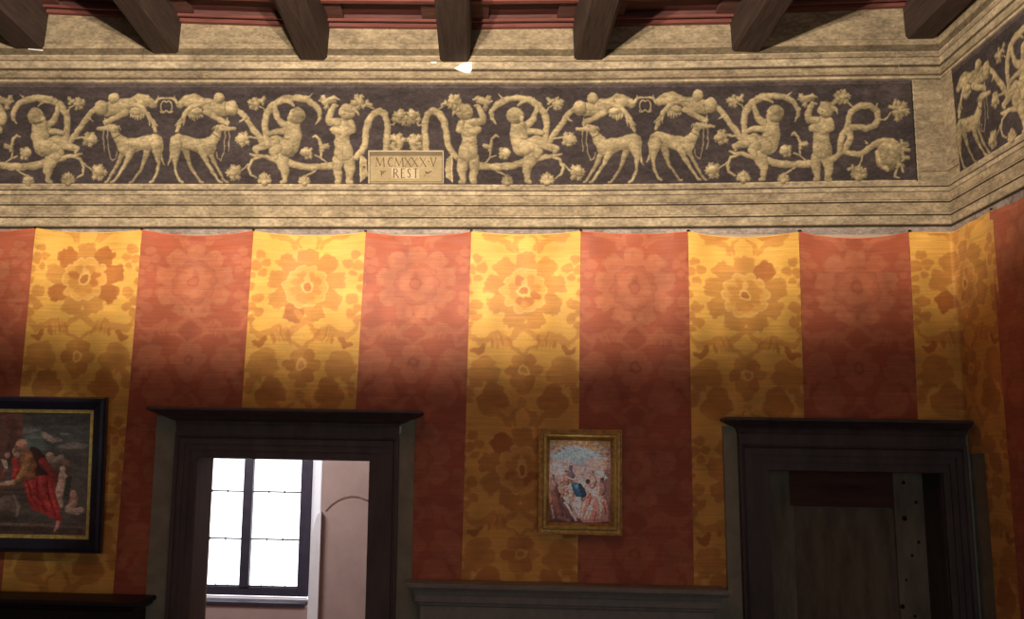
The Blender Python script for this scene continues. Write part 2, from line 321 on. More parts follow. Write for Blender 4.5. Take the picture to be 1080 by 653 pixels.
def draw_unit(u):
    S = FIG*.55
    # --- vine behind the figures
    u.P([(330,176.3,3.8),(316,175.3,3.9),(303,171,3.9)]); u.P([(352,175,3.9),(330,176.3,3.8)])
    u.P([(296,173,2.2),(290,168.5,2.6),(280,165,2.5),(269,164,2.0),(264,162,1.0)])
    u.P([(275,165.5,1.2),(266,168.5,1.6),(262,177,1.5),(264,184,1.3),(270,188,1.0)])
    u.P([(262,173,.9),(254,180,.8)])
    u.leaf(249,182,11,math.pi*1.0,n=9); u.E(247,181,5,5,col=FIG,shade=1)
    u.leaf(279,192,10,-math.pi/2,n=8,half=True); u.leaf(321,193,8.5,-math.pi/2,n=7,half=True); u.P([(321,186,.9),(333,180,.9)])
    u.P([(247,113,2.6),(255,119,3.0),(266,134,3.1),(277,149,3.6)]); u.P([(259,124,1.6),(252.5,128,.6)])
    u.P([(281,146,3.3),(279.5,132,3.3),(281,121,3.7),(288,110.5,3.8),(298,104.8,3.7),(311,103.2,3.6),(323,105,3.4),(332,110,3.2),(337.3,118,2.8),(337,125,2.0),(333,130.5,.8)])
    u.P([(291,107,1.4),(293,103,.5)]); u.P([(326,103,1.5),(330,99,.5)]); u.P([(297,106.5,1.8),(305,107,1.8),(310,111.5,.9)])
    u.P([(337,106.5,.9),(343,108,1.2)]); u.leaf(344,107.5,11,-.35,n=5); u.P([(341,108,1.8),(352,103,2.2),(357,105,.8)])
    u.P([(281,120,.9),(278,114,.9),(272,111,.9)]); u.leaf(270,110,9,math.pi*1.1,n=7); u.leaf(276,107,6,-1.0,n=4)
    u.P([(277,147,1.0),(262,144.5,1.2)]); u.leaf(258,146.5,10,math.pi*.93,n=7); u.E(254,147,5.5,4.5,col=FIG,shade=1)
    u.P([(345,172,.9),(339,167,1.0),(333,164,1.0)]); u.leaf(326,162,8.5,math.pi*1.0,n=7); u.E(322,161,5,4.5,col=FIG*1.04,shade=1)
    u.P([(339,166,1.0),(338,155,1.3),(337,147,1.6),(333,143,1.4),(329.5,144.5,.8)]); u.leaf(340,155,7.5,-.2,n=5)
    # --- seated putto
    u.P([(296,165,7.6),(298.5,173,6.4),(300.5,180,4.8),(300,186,3.2),(300.5,190.5,2.6),(297,192,2.0)])
    u.P([(304,133,4.2),(299,131,3.9),(293.5,126,3.5),(290.5,117,2.8),(290,112,2.2)])
    u.P([(303,138,3.6),(292,138.5,3.1),(284,140.5,2.6)])
    u.C([(308.5,133,8.6,309,143,9.2),(309,143,9.2,305,155,10.2)])
    u.P([(302,156,8.0),(291,149,6.4),(283,150.5,5.0)]); u.P([(290,150,5.2),(275,155,4.0),(268.5,156.5,2.6),(271,160,2.0)])
    u.P([(293,156,5.0),(288,160,4.6),(290,165,3.5)])
    u.E(312.8,122.5,9.0,8.8,shade=1.1); u.E(314.6,119.4,7.6,5.8,.5,FIG*.9,amt=.75,shade=.6); u.E(313.5,123.6,1.2,1.8,0,FIG*.75,amt=.7); u.E(305.8,124.5,2.6,3.2,0,FIG*1.02,shade=.5)
    for a, b_, r in ((304,121.3,.8),(303.2,126.7,.6)): u.E(a,b_,r,.5,0,S)
    u.P([(297,142,.35),(301,147,.35),(306,146,.35)],S,outline=0,amt=.7); u.P([(303,128,.35),(302,136,.35)],S,outline=0,amt=.6)
    # --- standing putto
    u.P([(357,168,6.4),(355.5,178,5.0),(357,186,3.6),(357,191,3.2),(355,192,2.4)]); u.P([(367,168,7.0),(369,179,5.4),(368,187,3.7),(367.5,191,3.2),(370.5,192,2.4)])
    u.C([(361.5,134,9.2,360.8,148,8.2),(360.8,148,8.2,362.5,160,10.4)])
    u.P([(356,129,4.4),(348,128,4.1),(346.8,124,3.9),(349,117,3.2),(352,111.5,2.4),(355.5,112,1.4)])
    u.P([(352,137,4.2),(361,139.5,3.8),(369,135,3.4)]); u.P([(370,130,4.0),(372,137,3.6),(363,142,2.8)])
    u.E(366,118.5,9.0,8.4,0,shade=1.1); u.E(367.5,114,8.2,4.8,.15,FIG*.92,amt=.85,shade=.6); u.P([(373,115,2.4),(377.5,119,1.6),(378.5,122,.6)])
    u.E(362.5,120.5,.9,.6,0,S); u.E(368.8,120.5,.9,.6,0,S); u.E(366,125.2,1.5,.5,0,S)
    u.P([(361.5,156,.35),(361.5,170,.4)],S,outline=0,amt=.5); u.P([(354,148,.35),(360,151,.35),(367,149,.35)],S,outline=0,amt=.5)
    u.P([(361.8,174,.5),(362,190,.7)],FIELD,outline=0,amt=.8)
    # --- hound
    h = FIG*.99
    u.P([(195,156,4.6),(198.5,168,2.6),(202,178,1.6),(206,184,1.4),(211.5,192,1.3),(214,192.4,1.3)],h*.9); u.P([(221,160,3.8),(227,174,1.9),(233,184,1.4),(238,191.6,1.4),(240,192.2,1.3)],h*.9)
    u.P([(183,146,2.6),(180.4,155,1.7),(180.6,164,1.4),(179.4,170,1.1),(177.4,174,.6)],h)
    u.C([(188.5,148.5,7.6,204,152,6.8),(204,152,6.8,218.5,155.5,8.8),(221,152,7.2,225.5,147,5.6),(225.5,147,5.6,230.5,138,4.2)],h)
    u.P([(186.5,153,6.6),(184.5,164,4.0),(184,173,2.0),(185.5,181,1.5),(189.5,190.8,1.5),(192.5,192.2,1.4)],h)
    u.P([(213,160,4.0),(219,173,2.1),(226,184,1.5),(231.5,191.6,1.5),(234,192.2,1.3)],h)
    u.P([(230.5,135.8,4.4),(235.5,134.6,3.7),(241,135.8,2.4),(247.8,136,1.6)],h); u.P([(229,136,1.6),(226,133.6,1.0),(223.6,137,.6)],h*.85)
    u.E(234.6,133.9,.7,.55,0,S); u.P([(239,137.6,.25),(247,137.5,.25)],S,outline=0,amt=.7); u.P([(224,141,.55),(228,144,.55),(231.4,145.5,.55)],S,outline=0)
    for k in range(4): u.P([(203+k*4,148,.25),(205+k*4,156,.3)],h*.7,outline=0,amt=.4)
    u.P([(190,146,.3),(193,153,.35),(191,160,.35)],S,outline=0,amt=.5)
    u.P([(237.5,138,.55),(237,150,.55),(236,161,.55),(232.5,169.5,.6),(229,167,.55),(228,160,.5)],FIG,outline=0,amt=.8); u.P([(241.6,138,.5),(241.8,150,.5),(241,159.5,.5)],FIG,outline=0,amt=.8)
    # --- putto lying over the hound, draperies and garland
    u.P([(190,110,4.5),(197,105.5,5.5),(205,103.5,5.0),(212,106,3.6)]); u.E(203,109,10,5.6,0,FIG*1.03,shade=1); u.P([(196,112,.5),(202,114,.5),(208,113,.5)],S,outline=0,amt=.5)
    for k in range(6): u.P([(199+k*2.6,118,1.7),(200+k*2.6,122.5,1.3),(200.5+k*2.6,126.6-abs(k-2),.6)],FIG*1.02)
    u.E(207,117,8,4.2,.2,FIG*1.05,shade=1.1)
    u.P([(212,108,5.0),(219,110.5,6.6),(228,113.5,7.8),(238,115,7.4)],FIG); u.P([(218,118,3.6),(226,122.5,3.4),(235,127,3.1),(240,129.5,2.4)])
    u.E(244.5,114,7.0,8.4,0,FIG,shade=1.1); u.E(231,103.5,6.0,6.0,0,FIG*1.02,shade=1.1); u.P([(240,124,.7),(240,133,.6)],FIG,outline=0)
    u.P([(238,109,.4),(237.4,116,.4),(239,121,.4)],S,outline=0,amt=.8); u.P([(229,121,.4),(236,124,.4),(241,123.5,.4)],S,outline=0,amt=.8); u.P([(225,107,.35),(226,111,.35)],S,outline=0,amt=.7)
    u.P([(222,107.5,1.6),(212,109,2.3),(202,113,2.6),(195,120,2.6),(190,129,2.4),(186.8,138,2.1)],FIG*1.03); u.P([(191,125,1.6),(185,132,.7)],FIG); u.P([(194,124,1.5),(193.6,133,.6)],FIG); u.P([(190,134,1.5),(187,130,.6)],FIG)
def draw_knot(u):
    for sg in (1, -1):
        X = lambda x: 175.5+sg*(x-175.5)
        u.P([(X(164),109,1.8),(X(166.5),105,1.6),(X(170),103.5,1.2),(X(175.5),103.6,.9)]); u.P([(X(167),104,1.0),(X(167),101,.4)])
        pts = [(X(173.1-3.5*math.cos(t)), 112.4+5.8*math.sin(t), .62) for t in np.linspace(-2.25, 2.25, 15)]; u.P([(X(176),116.4,.6),(X(178.4),118.8,.75),(X(181),118.6,.8),(X(182),116.8,.5)], outline=.1)
        u.P(pts, outline=.1)

cv = Canvas(-230, 1003.6, -26, 247.5, 1.9, CREAM)
offs = np.interp(cv.X, DX, DV)*np.clip(1-(cv.Y-190)/110, .4, 1)
band_rows(cv, offs)
# painted pilaster closing the frieze at the corner
yy = np.array([87.0, 191.3])
pil = (cv.Y > 84.4) & (cv.Y < 191.2) & (cv.X > 962+(cv.Y-87)*.058)
e_ = cv.X-(962+(cv.Y-87)*.058); cv.img[pil] = CREAM*.93
m_ = pil & (e_ < 1.2); cv.img[m_] = LITE*.95
m_ = (cv.Y > 86) & (cv.Y < 191) & (e_ < 0) & (e_ > -1.6); cv.img[m_] = FIELD*.7
for k in (180.5,): cv.img[(abs(cv.Y-k) < .6) & (e_ > 4) & (cv.X < 1000)] = DK*1.3
for e, s_ in ((-329.5, -1), (175.5, -1), (175.5, 1), (680.5, -1), (680.5, 1)):
    draw_unit(Unit(cv, e, s_, -2.4 if (e > 600 and s_ > 0) else 0))
# serpentine stems each side of the date plaque
for sg in (1, -1):
    u = Unit(cv, 428.5, sg); o = lambda x: 175.5+(428.5-x)
    u.P([(o(x), y, r) for x, y, r in ((376,166,3.2),(381,160,3.4),(384.8,152,3.5),(385.8,140,3.6),(388.5,128,3.6),(393.5,120,3.6),(400.5,117,3.6),(406,121,3.6),(408.6,129,3.6),(409,140,3.5),(407.5,152,3.4),(406.8,160,3.3))])
    u.P([(o(394),115,.8),(o(388),112,.8),(o(384),109,.8)]); u.leaf(o(380),107.5,10.5,.15,n=7); u.leaf(o(387),109,6,math.pi-.5,n=4)
    u.P([(o(410),131,.8),(o(415),132.5,.9),(o(418),128,.9)]); u.leaf(o(421.5),126,11,-math.pi/2-.35+math.pi*0,n=6); u.E(o(422),121,4,6.5,-.25,FIG*.97,shade=1)
    u.leaf(o(421),150,11,-math.pi/2+.9,n=6); u.leaf(o(419),158,9,-math.pi/2+1.1,n=5,col=FIG*.92)
    cv.poly([(428.5-sg*(428.5-x), y) for x, y in ((380.5,163),(386.3,167.5),(387.6,186),(380,192),(381,176))], FIG*.95)
    cv.poly([(428.5-sg*(428.5-x), y) for x, y in ((379.8,163),(381.4,163.6),(381,192),(379.6,192))], FIG*1.12); u.E(o(384),176,.9,.9,0,FIG*.4)
# closing scroll at the right
u = Unit(cv, 175.5, 1)
u.P([(878,168,3.0),(884,163,3.4),(891.5,157,3.5),(896.5,148,3.5),(896.5,138,3.4)])
u.P([(890,160,2.4),(897,161.5,2.9),(905,163,3.2),(913,159,3.3),(921,152.5,3.3),(931,148.2,3.3),(942,149.5,3.2),(951,155,2.6),(957,153,2.0)])
u.P([(886,158,3.2),(887,149,3.4),(889,142,3.4),(894.5,135,3.4),(905,133.8,3.4),(914,135.6,3.4),(922,132.5,3.4),(926.6,125,3.4),(924.5,116,3.3),(917,111.5,3.3),(907,111.8,3.4),(898.5,117,3.4),(894.5,126,3.4),(893.8,136,3.4),(897,146,3.4)])
u.P([(925,113,1.6),(925.6,108.5,.5)]); u.P([(928,126,.9),(934,126,1.0),(939,119,.9)]); u.leaf(948,115,12,.35,n=7); u.leaf(943,112,8,-1.3,n=5); u.leaf(946,120,8,1.6,n=4)
u.P([(914,151,1.4),(912,148.5,.5)]); u.E(938,165,15,16,0,FIG*.97,shade=1.2); u.P([(925,160,2.4),(928,170,2.4),(936,180,2.0)],FIG*1.05)
for k in range(14): u.E(929+(k*7)%17, 156+(k*5)%20, 4.2, 3.4, k, FIG*(.86+.03*(k%5)), shade=.9, amt=.55)
for a, b_ in ((956,151),(958,158),(957.5,166),(952,174)): u.leaf(a-4,b_,6.5,.1,n=4)
u.P([(946,178,1.0),(944,186,1.6),(948,187,1.0)]); u.P([(950,172,1.0),(952,181,1.4)]); u.P([(910,163,.9),(909,170,1.0),(907,175,.9)]); u.leaf(906,186,12,-math.pi/2,n=8,half=True); u.leaf(899,178,6,2.9,n=4)
u.leaf(887,103,10,-.2,n=6); u.leaf(883,105,9,2.4,n=5); u.P([(893,107,.8),(899,112,.9)])
# plaster crack and pale wash stains near the right end
u.P([(945,54,.45),(947,66,.4),(950,78,.5)],LITE*1.1,outline=0,amt=.7); u.P([(916,62,.4),(930,63,.35),(944,68,.4)],LITE,outline=0,amt=.4)
for a, b_, c_, d_ in ((914,96,4,9),(945,99,8,7),(935,92,12,4)): cv.ell(a,b_,c_,d_,0,FIELD*1.5,amt=.35,soft=8)
u.P([(152,51,.4),(150.5,57,.35),(151,63,.3)],DK,outline=0,amt=.6)
warp(cv, .75, 5.5, 90, 192, x1=959)
for e in (175.5, 680.5): draw_knot(Unit(cv, e, 1, -.8 if e > 600 else 0))
weather(cv, 24)
PW = at_arr(cv.X, cv.Y, D-0.004); PW[:, -1, 0] = XR-.001
def cut(name, c, P, y0, y1, parent, label):
    a = max(0, int((y0-c.y0)*c.res)); b_ = min(c.ny, int((y1-c.y0)*c.res)+1)
    o = field_mesh(name, P[a:b_], c.img[a:b_], M['fresco'], parent, smooth=True)
    o['label'] = label; return o
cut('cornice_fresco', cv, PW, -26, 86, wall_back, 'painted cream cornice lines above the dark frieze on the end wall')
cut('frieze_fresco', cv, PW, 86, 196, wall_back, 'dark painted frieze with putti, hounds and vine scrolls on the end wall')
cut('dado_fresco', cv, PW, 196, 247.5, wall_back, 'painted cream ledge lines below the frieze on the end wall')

# same decoration on the right-hand wall; here u runs from the corner towards the room
PXM = 1/ (at(501, 240)[0]-at(500, 240)[0])          # painted units per metre
cr = Canvas(0, 470, -26, 247.5, 1.6, CREAM)
zc = at_arr(np.full(cr.ny, 1002.0), cr.ys, D)[:, 2]
band_rows(cr, -4.2*np.clip(1-(cr.Y-190)/110, .4, 1))
def u_of(px, py): return (D-atx(px, py)[1])*PXM
ue0, ue1 = u_of(1006.5, 100), u_of(1012.5, 170)
pr = (cr.Y > 83) & (cr.Y < 190) & (cr.X < ue0+(cr.Y-100)*(ue1-ue0)/70); cr.img[pr] = CREAM*1.04
cr.img[(cr.Y > 82.5) & (cr.Y < 190) & (abs(cr.X-(ue0+(cr.Y-100)*(ue1-ue0)/70)) < .6)] = DK
cr.img[(abs(cr.Y-180.5) < .6) & (cr.X < ue1-2)] = DK*1.3; cr.img[(abs(cr.Y-174) < .5) & (cr.X < ue1-2)] = MID*.8
def skewed(uu): return uu
draw_unit(Unit(cr, ue1-6, 1, -3.5)); draw_unit(Unit(cr, ue1-6+505, -1, -3.5))
warp(cr, .75, 5.5, 86, 187, x0=ue1+3); weather(cr, 24)
PR = np.empty((cr.ny, cr.nx, 3)); PR[..., 0] = XR-0.004; PR[..., 1] = (D-cr.xs/PXM)[None]; PR[..., 2] = zc[:, None]; PR[:, 0, 1] = D-.001
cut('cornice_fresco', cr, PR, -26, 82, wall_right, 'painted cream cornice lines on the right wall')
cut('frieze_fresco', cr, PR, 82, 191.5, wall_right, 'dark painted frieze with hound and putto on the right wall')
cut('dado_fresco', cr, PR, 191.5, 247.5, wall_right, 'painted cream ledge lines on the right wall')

# date plaque painted in the middle of the frieze
cp_ = Canvas(388.3, 468, 158.6, 193.4, 7, FIG*1.0)
bc = lambda x0, x1, y0, y1, c, a=1.0: cp_.poly([(x0, y0), (x1, y0), (x1, y1), (x0, y1)], c, a)
bc(388.3, 468, 158.6, 160, LITE*1.06); bc(389.6, 467, 160, 164.6, MID*.92); bc(388.3, 389.6, 158.6, 193.4, LITE); bc(466.6, 468, 158.6, 193.4, LITE); bc(389.9, 390.5, 160, 193, MID*.75); bc(466, 466.6, 160, 193, MID*.75)
bc(390, 466.5, 191.6, 192.2, DK*1.1); bc(412.8, 442, 176.8, 188.6, LITE*1.12, .75); bc(415, 420, 165, 176, LITE*1.08, .3)
def strokes(lines, col, r=.42):
    for ln in lines: cp_.path([(p[0], p[1], p[2] if len(p) > 2 else r) for p in ln], col, shade=0, outline=0, amt=.92)
INK = np.array([96, 70, 56.])
def glyph(ch, x, y, h, wd, ink=INK, r=.42):
    X = lambda a: x+a*wd; Y = lambda b_: y+h-b_*h
    G = {'M': [[(0, 0, .25), (.08, 1, .25)], [(.08, 1, .5), (.5, .1, .5)], [(.5, .1, .25), (.92, 1, .25)], [(.92, 1, .5), (1, 0, .5)], [(-.08, 0, .2), (.1, 0, .2)], [(.88, 0, .2), (1.1, 0, .2)]],
         'C': [[(.95, .82, .25), (.7, .98, .35), (.35, .92, .5), (.08, .5, .55), (.35, .08, .5), (.7, .02, .35), (.95, .18, .25)]],
         'X': [[(.05, 1, .5), (.95, 0, .5)], [(.92, 1, .25), (.08, 0, .25)], [(-.05, 1, .2), (.2, 1, .2)], [(.8, 0, .2), (1.05, 0, .2)]],
         'V': [[(.05, 1, .5), (.5, 0, .45)], [(.5, 0, .25), (.92, 1, .5)], [(-.05, 1, .2), (.2, 1, .2)], [(.8, 1, .2), (1.05, 1, .2)]],
         'R': [[(.12, 0, .5), (.12, 1, .5)], [(.12, 1, .3), (.6, .97, .35), (.75, .76, .45), (.6, .54, .35), (.12, .5, .3)], [(.4, .5, .35), (.95, 0, .5)]],
         'E': [[(.15, 0, .5), (.15, 1, .5)], [(.15, 1, .3), (.85, 1, .35)], [(.15, .5, .3), (.65, .5, .3)], [(.15, 0, .3), (.85, 0, .35)]],
         'S': [[(.82, .86, .3), (.5, 1, .35), (.2, .82, .45), (.4, .55, .5), (.72, .36, .5), (.7, .1, .4), (.4, 0, .35), (.14, .14, .3)]],
         'T': [[(.5, 0, .5), (.5, 1, .5)], [(.08, 1, .35), (.92, 1, .35)], [(.35, 0, .2), (.65, 0, .2)]]}[ch]
    strokes([[(X(p[0]), Y(p[1]), p[2]) for p in ln] for ln in G], ink)
for ch, x, wd in (('M', 396.6, 8.6), ('C', 408.6, 6.4), ('M', 416.6, 8.6), ('X', 426.6, 7), ('X', 433.8, 7), ('X', 443, 6.4), ('V', 454, 6.4)): glyph(ch, x, 166.3, 9.4, wd)
for ch, x, wd in (('R', 414.6, 6), ('E', 422.6, 5.2), ('S', 429, 5), ('T', 435.4, 6)): glyph(ch, x, 178, 9.4, wd, INK*.75)
strokes([[(451.5, 170, .5), (452.5, 170.5, .5)], [(400.8, 180, .3), (403, 181.8, .7), (406.6, 180.4, .4)], [(402.6, 181, .3), (402.4, 186, .4)], [(401, 183.5, .3), (405, 183, .4)],
         [(448.5, 181, .5), (451, 182.6, .8), (455, 180.6, .5)], [(447.6, 186, .3), (449.5, 182.5, .3)]], INK)
weather(cp_, 8)
o = field_mesh('date_plaque', at_arr(cp_.X, cp_.Y, D-0.009), cp_.img, M['fresco'], wall_back); o['label'] = 'painted cream tablet lettered MCMXXXV REST in the frieze'
# bare plaster where a chip fell below the centre beam
def flat_chip(pts, t=.012):
    b = bmesh.new(); a = [tuple(at(x, y, D-.003)) for x, y in pts]; c = [(p[0], p[1]-t, p[2]) for p in a]; prism(b, a, c)
    o = obj('plaster_patch', b, M['patch'], wall_back); o['label'] = 'white patch of bare plaster under a beam end'
flat_chip([(479,72.5),(483,70.5),(487,67),(492,66.3),(498,65.8),(497.6,74),(495.5,78),(490,77.2),(484,75)])
flat_chip([(454,65.4),(461,65.2),(459.5,67),(455,67.2)], .006); flat_chip([(30,51.5),(38,52.2),(46,53),(45,54),(36,53),(30,52.4)], .006)

# ------------------------------------------------------------------ ceiling beams and coffers (the old beams sag towards the middle)
BE = [(14, 47, 52, 'leftmost dark ceiling beam, cut off by the photo edge'), (160, 188, 57, 'second dark ceiling beam from the left, above the hounds facing each other'), (315, 345, 63.5, 'third dark ceiling beam from the left, left of the date tablet'),
      (464, 496, 65.5, 'middle ceiling beam with white bare plaster under its end'), (605.6, 637, 63.5, 'third dark ceiling beam from the right corner'), (772, 802, 55, 'second dark ceiling beam from the right corner'), (955, 988, 41, 'rightmost ceiling beam, against the right wall')]
beams = []
def make_beam(x0, x1, z0, z1, label):
    b = bmesh.new(); c = .022; taper = .03
    ring = lambda y: [(x0, y, z0+c), (x0+c, y, z0), (x1-c, y, z0), (x1, y, z0+c), (x1+taper*.5, y, z1), (x0-taper*.5, y, z1)]
    n = 14; prev = None; rgs = []
    for k in range(n+1):
        y = D-.001-(D-YF)*k/n; j = [(random.uniform(-.004, .004), random.uniform(-.004, .004)) for _ in range(6)]
        rgs.append([b.verts.new((p[0]+q[0], p[1], p[2]+q[1])) for p, q in zip(ring(y), j)])
    for a, d in zip(rgs, rgs[1:]):
        for i in range(6): b.faces.new((a[i], a[(i+1) % 6], d[(i+1) % 6], d[i]))
    b.faces.new(rgs[0]); b.faces.new(rgs[-1])
    o = obj('ceiling_beam', b, M['beam']); tag(o, label, 'beam', 'ceiling beams'); return o
WOOD = [(-150, 8, 10, 11), (53, 15.5, 162, 20.5), (192, 25, 290, 29.5), (349, 30.3, 463, 31.5), (499, 31.5, 604, 30.5), (650, 28.5, 761, 26), (835, 15, 948, 9)]
wz = [(at(a, b_)[2], at(c, d)[2]) for a, b_, c, d in WOOD]
bx_ = []
for i, (xl, xr, y, lab) in enumerate(BE):
    a, c = at(xl, y), at(xr, y); zt = max(wz[i][1], wz[min(i+1, 6)][0])+.12
    x1 = min(c[0], XR-.03); make_beam(a[0], x1, (a[2]+c[2])/2, zt, lab); bx_.append((a[0], x1))
x = bx_[0][0]
for k in range(1, 4):
    x -= 1.1; make_beam(x-.24, x, 5.03, 5.4, 'dark ceiling beam further left, outside the photo'); 
xs_edge = [XL]+[v for p in bx_ for v in p]+[XR]
for i in range(7):
    x0 = (XL if i == 0 else bx_[i-1][1])-.005; x1 = bx_[i][0]+.005
    if i == 0: x0 = bx_[0][0]-1.1
    za, zb = wz[i]; Z = lambda x: za+(zb-za)*(x-x0)/(x1-x0)
    def slab(bm, xa, xb, ya, yb, dz0, dz1):
        va = [(xa, ya, Z(xa)+dz0), (xa, yb, Z(xa)+dz0), (xa, yb, Z(xa)+dz1), (xa, ya, Z(xa)+dz1)]
        vb = [(xb, ya, Z(xb)+dz0), (xb, yb, Z(xb)+dz0), (xb, yb, Z(xb)+dz1), (xb, ya, Z(xb)+dz1)]
        prism(bm, va, vb)
    b = bmesh.new(); slab(b, x0, x1, YF, D-.002, .075, .11); obj('board_panel', b, M['board2'], ceiling)
    b = bmesh.new(); y = D-.006; n = 0
    while y > YF+.5:
        slab(b, x0, x1, y-.10, y, .035, .076)
        slab(b, x0, x0+.15, y-.42, y-.10, .04, .075); slab(b, x1-.15, x1, y-.42, y-.10, .04, .075); y -= .44; n += 1
    obj('board_frame', b, M['board'], ceiling)
    b = bmesh.new(); y = D-.004
    while y > YF+.5:
        slab(b, x0, x1, y-.045, y, 0, .036); slab(b, x0, x1, y-.115, y-.095, .015, .036); slab(b, x0, x1, y-.355, y-.335, .05, .076); y -= .44
    obj('batten', b, M['mould'], ceiling)

# ------------------------------------------------------------------ damask wall hangings
YEL = np.array([238, 184, 90.]); YEM = np.array([214, 152, 76.]); YED = np.array([190, 120, 60.]); YHI = np.array([246, 200, 118.])
RED = np.array([192, 114, 80.]); REM = np.array([178, 97, 69.]); RED2 = np.array([204, 130, 92.])
def damask(cv, red, voff, seed, x0, wdt):
    """two-tone pattern, rosette over small flower, with mirrored leaf work"""
    r_ = random.Random(seed)
    base, mo, dk, hi = (REM, RED2*.97, RED, REM*.86) if red else (YEL, YEM, YED, YHI)
    cv.img[:] = base
    def em(cx, cy, rx, ry, a=0., c=None, amt=.9):
        cv.ell(cx, cy, rx, ry, a, mo if c is None else c, amt=amt if not red else amt*.6, soft=1.3)
    def mir(cx, cy, rx, ry, a=0., c=None, amt=.9):
        em(x0+cx, cy, rx, ry, a, c, amt); em(x0-cx, cy, rx, ry, -a, c, amt)
    def stroke(pts, c, amt=.85):
        for sg in (1, -1): cv.path([(x0+sg*p[0], p[1], p[2]) for p in pts], c, shade=0, outline=0, amt=amt if not red else amt*.55)
    P = 184.0
    for k in range(-1, 5):
        v = voff+k*P
        # big scalloped petals
        pa = [math.pi/2+(i+.5)*2*math.pi/9 for i in range(9)]
        for a in pa: em(x0+31*math.cos(a), v-1+30*math.sin(a), 13, 11.6, a, hi, .5)
        for a in pa:
            c = dk if (r_.random() < (.35 if seed == 1 else .10)) else mo*(1-.05*r_.random()); ca, sa = math.cos(a), math.sin(a)
            em(x0+30*ca, v-1+29.5*sa, 12, 10.4, a, c, .92); em(x0+38*math.cos(a+.15), v-1+37*math.sin(a+.15), 4.8, 4.4, a, c, .9)
            em(x0+38*math.cos(a-.15), v-1+37*math.sin(a-.15), 4.8, 4.4, a, c, .9); em(x0+41*ca, v-1+40*sa, 2.4, 2.2, a, c, .85)
        for i in range(10): em(x0+18.5*math.cos(i*.628), v+18.5*math.sin(i*.628), 6.6, 6.6, 0, hi, .75)
        for i in range(10): em(x0+16.5*math.cos(i*.628), v+16.5*math.sin(i*.628), 6.4, 6.4, 0, mo*.5+base*.5, .8)
        em(x0, v, 18, 18, 0, mo*.55+base*.45, .8)
        for i in range(8):
            a = i*math.pi/4+.39; c = dk if r_.random() < .2 else mo*.97
            em(x0+12*math.cos(a), v+12*math.sin(a), 5.6, 4.6, a, c, .9)
        em(x0, v-7, 3.4, 7, 0, hi, .6); em(x0, v, 6.2, 6.2, 0, hi, .8); em(x0, v, 4.3, 4.3, 0, dk, .9)
        em(x0, v+15, 4, 5, 0, mo, .7)
        stroke([(7, v+29, 3.2), (3, v+36, 3.0), (-6, v+43, 3.0), (-14, v+50, 3.4)], mo)
        for j in range(5): mir(15+j*4.2, v+50+abs(j-1.5)*2.2, 2.0, 8.5-j*.6, .35-.05*j, mo if j % 2 else dk*.5+mo*.5)
        stroke([(26, v+44, 2.0), (36, v+51, 3.6), (46, v+54, 3.6), (54, v+48, 2.6), (59, v+38, 1.6)], mo); stroke([(40, v+57, 2.2), (45, v+64, 3.4), (52, v+62, 2)], dk if not red else mo)
        stroke([(0, v+68, 2.2), (6, v+62, 2.0), (13, v+58, 1.6), (20, v+57, 1)], mo)
        # curls above the rosette
        stroke([(9, v-45, 1.6), (12, v-52, 2.6), (10, v-58, 2.4), (4, v-62, 1.6)], mo); stroke([(14, v-44, 2.4), (18, v-52, 3.2), (26, v-57, 3.6), (38, v-57, 3.4), (44, v-62, 1.6)], mo)
        mir(34, v-61, 8, 4.2, .2, mo)
        # flowers on the seams
        for dx, dy, r in ((50, -34, 5.5), (44, -25, 5.5), (55, -22, 6), (48, -14, 4.5), (58, -10, 4), (50, 14, 6.5), (57, 24, 6), (48, 29, 5.5), (56, 36, 5), (58, 2, 4.5)):
            mir(dx, v+dy, r, r*.9, .3, dk*.3+mo*.7, .85)
        mir(57, v-30, 2.4, 2.4, 0, hi, .6); mir(57, v+30, 2.2, 2.2, 0, hi, .6)
        # small five-petalled flower
        f = v+84
        for i in range(6):
            a = -math.pi/2+i*math.pi/3+.5; em(x0+12*math.cos(a), f+12*math.sin(a), 7.2, 6.6, a, mo if i % 2 else dk*.4+mo*.6, .92)
        em(x0, f, 5.4, 5.4, 0, hi, .7); em(x0, f, 3.4, 3.4, 0, mo, .9); em(x0, f+19, 6, 5, 0, mo, .85); em(x0, f+32, 5, 4.4, 0, mo, .7)
        # big leafy masses flanking the small flower
        for dx, dy, rx, ry in ((42, 78, 14, 9), (34, 88, 11, 9), (50, 90, 9, 8), (30, 106, 11, 10), (22, 116, 9, 8), (38, 116, 9, 9), (52, 104, 6, 6), (46, 98, 5, 5), (55, 112, 5, 5)):
            mir(dx, v+dy, rx, ry, .4, mo if dx > 44 or dy < 100 else dk*.4+mo*.6, .88)
        mir(46, v+105, 3.4, 4, 0, hi, .7); mir(56, v+96, 2.8, 3.4, 0, hi, .7); mir(56, v+72, 4, 2.4, .4, hi, .45)
        mir(14, v+112, 2.6, 6, .3, hi, .4)
    warp(cv, 1.9, 8.0)
    ny, nx = cv.img.shape[:2]
    st = (smooth_noise(ny, nx, 1.0, 26)-.5)*.07+(smooth_noise(ny, nx, 2.2, 60)-.5)*.07+(smooth_noise(ny, nx, 26, 22)-.5)*.13
    cv.img *= (1+st)[..., None]; cv.img *= 1+(rng.random((ny, nx, 1))-.5)*.05
ZTOP = at(500, 243.4)[2]
zrows = np.concatenate([ZTOP-np.arange(0, 432)/PXM/1.35, ]); zlast = zrows[-1]
zrows = np.concatenate([zrows, np.linspace(zlast, 0.12, 60)[1:]])
mant = (at(430, 600, D-.05)[0], at(768, 600, D-.05)[0], at(600, 619.0, D-.3)[2]-.004)
band_y = atx(1035, 470, XR-.04)[1]
